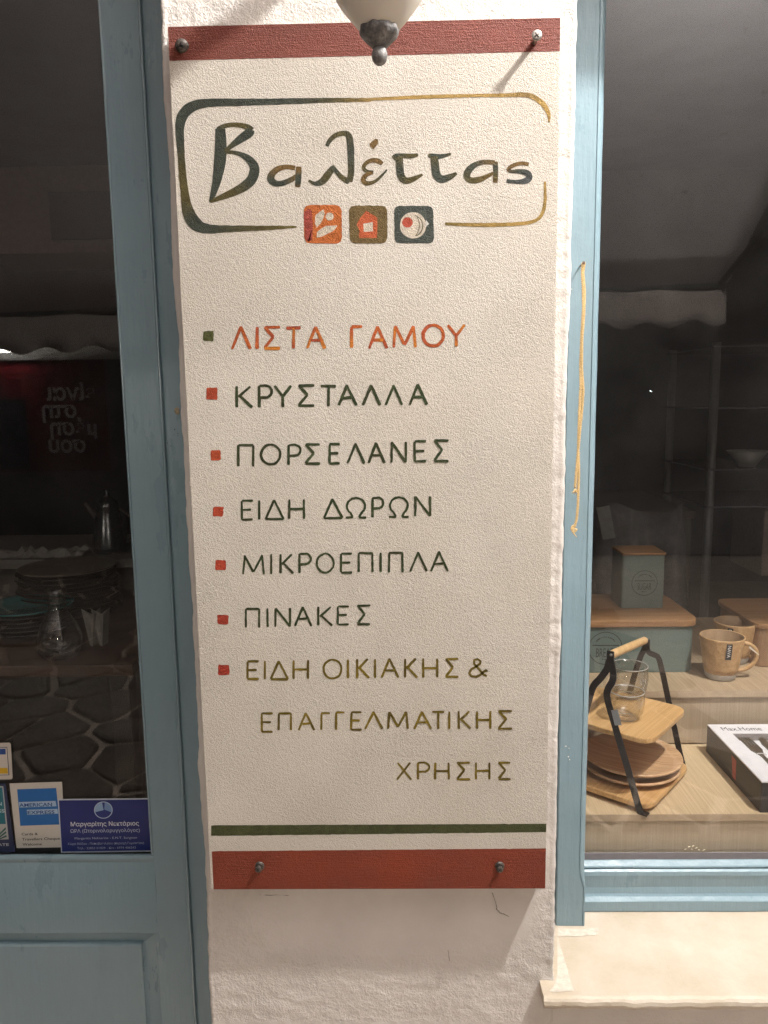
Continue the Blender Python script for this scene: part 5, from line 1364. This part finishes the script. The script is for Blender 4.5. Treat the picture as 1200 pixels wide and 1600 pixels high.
# lamp under the awning
AL = empty('awning_lamp', LAMP, 'white bulb lamp hanging under the awning right of the pillar', 'lamp')
mb = MB(); mb.lathe([(.0001, .13), (.02, .13), (.028, .12), (.028, .065), (.024, .062), (.0001, .062)], LAMP, 24); mb.build('socket', M_POLE, AL, True)
mb = MB(); mb.tube([LAMP+Vector((0, 0, .13)), LAMP+Vector((0, .3, .30)), LAMP+Vector((0, .86+.0, .38))], .006, 8); mb.build('bracket', M_POLE, AL, True)

# ================================================================== ACROSS THE STREET (seen only as reflections, with added lamps)
YO = -5.6
OB = empty('facing_building', (0, YO-.5, 0), 'plain rendered building across the lane with a lit poster board', 'building')
mb = MB(); mb.box(-9, 9, YO-.4, YO, 0.001, 6.0, 0); o = mb.build('wall', M_PLASTER2, OB); setrough(o, .3)
def vx(px, py, yw, yg=YDG): # world x,z of a thing at plane yw seen mirrored in a glass plane yg
    p = at(px, py, 2*yg-yw); return p.x, p.z
x_r, z_t = vx(163, 562, YO); _, z_b = vx(80, 736, YO)
x_l = x_r-1.5
PB = empty('poster_board', ((x_l+x_r)/2, YO, z_b), 'red poster board with large white Greek words across the lane', 'poster')
mb = MB(); mb.box(x_l, x_r, YO+.001, YO+.03, z_b, z_t, .003); mb.build('panel', simple('dark_red_print', (.17, .008, .014), .35, 0, .2, 2), PB)
mb = MB(); mb.add([(x_l+.02, YO+.0315, z_b+.02), (x_l+.75, YO+.0315, z_b+.02), (x_l+.75, YO+.0315, z_t-.35), (x_l+.02, YO+.0315, z_t-.35)], [(3, 2, 1, 0)], (.008, .012, .030)); 
xc = vx(95, 600, YO)[0]
for i, s_ in enumerate(('είναι', 'στη', 'μέση', 'σου')):
    text_mesh(mb, s_, (xc-.12*(i % 2)+(.05 if i == 3 else 0)+.1, YO+.034, z_t-.36-.16*i), (-1, 0, 0), (0, 0, 1), .14, None, (.75, .72, .72), 'CENTER', .03)
mb.build('print', M_INK, PB)
mb = MB(); mb.box(x_l, x_r+.3, YO+.001, YO+.06, z_t+.002, z_t+.12, .004); tag(mb.build('white_shelf_board', simple('white_gloss_board', (.75, .74, .72), .3)), 'white board running above the red poster across the lane', 'board')
lx, lz = vx(22, 556, YO)
spot = empty('added_poster_lamp', (lx, YO+.14, lz+.10), 'small lamp added above the red poster across the lane', 'lamp')  # added lamp; its tube and bulb make the glow over the poster
mb = MB(); mb.lathe([(.0001, .0), (.05, .0), (.035, .04), (.012, .055), (.0001, .055)], (lx, YO+.14, lz+.10), 20); mb.build('shade', M_POLE, spot, True)
mb = MB(); mb.tube([(lx-.2, YO+.13, lz+.045), (lx+.2, YO+.13, lz+.045)], .024, 12); mb.build('tube', emis('cold_tube', (1, .96, .9), 22), spot, True)
l2 = bpy.data.lights.new('added_poster_bulb', 'POINT'); l2.energy = 130; l2.color = (1, .93, .82); l2.shadow_soft_size = .03
o2 = bpy.data.objects.new('added_poster_bulb', l2); o2.location = (lx, YO+.14, lz+.075); COL.objects.link(o2)
# added unseen fill lamp on the facing wall, level with the doorways
FLP = Vector((.75, YO+.22, 1.78))
FL = empty('fill_lamp', FLP, 'unseen lamp added on the facing wall across the lane for soft fill light', 'lantern')
mb = MB(); mb.lathe([(.0001, .16), (.03, .155), (.04, .13), (.03, .125), (.0001, .125)], FLP, 20); mb.tube([FLP+Vector((0, 0, .14)), FLP+Vector((0, -.21, .16))], .012, 8); mb.build('bracket', M_POLE, FL, True)
l3 = bpy.data.lights.new('fill_bulb', 'POINT'); l3.energy = 66; l3.color = (1, .94, .86); l3.shadow_soft_size = .12
o3 = bpy.data.objects.new('fill_bulb', l3); o3.location = FLP; COL.objects.link(o3)
# sky glow / far street closure
mb = MB(); mb.box(-9, 9, -12, -11.6, 0, 7, 0)
# small bright street lamp that glints in the window
gx, gz = vx(1017, 611, YO+.5, YG)
GL_ = empty('street_light', (gx, YO+.5, gz), 'tiny cold street light across the lane', 'street light')
mb = MB(); bm = bmesh.new(); bmesh.ops.create_icosphere(bm, subdivisions=2, radius=.007)
for q_ in bm.verts: q_.co += Vector((gx, YO+.5, gz))
mb.bm(bm); mb.build('bulb', emis('cold_bulb', (.8, .95, 1), 30), GL_, True)
mb = MB(); mb.tube([(gx, YO+.5, gz+.02), (gx, YO+.3, gz+.08), (gx, YO+.01, gz+.08)], .006, 8); mb.build('bracket', M_POLE, GL_)
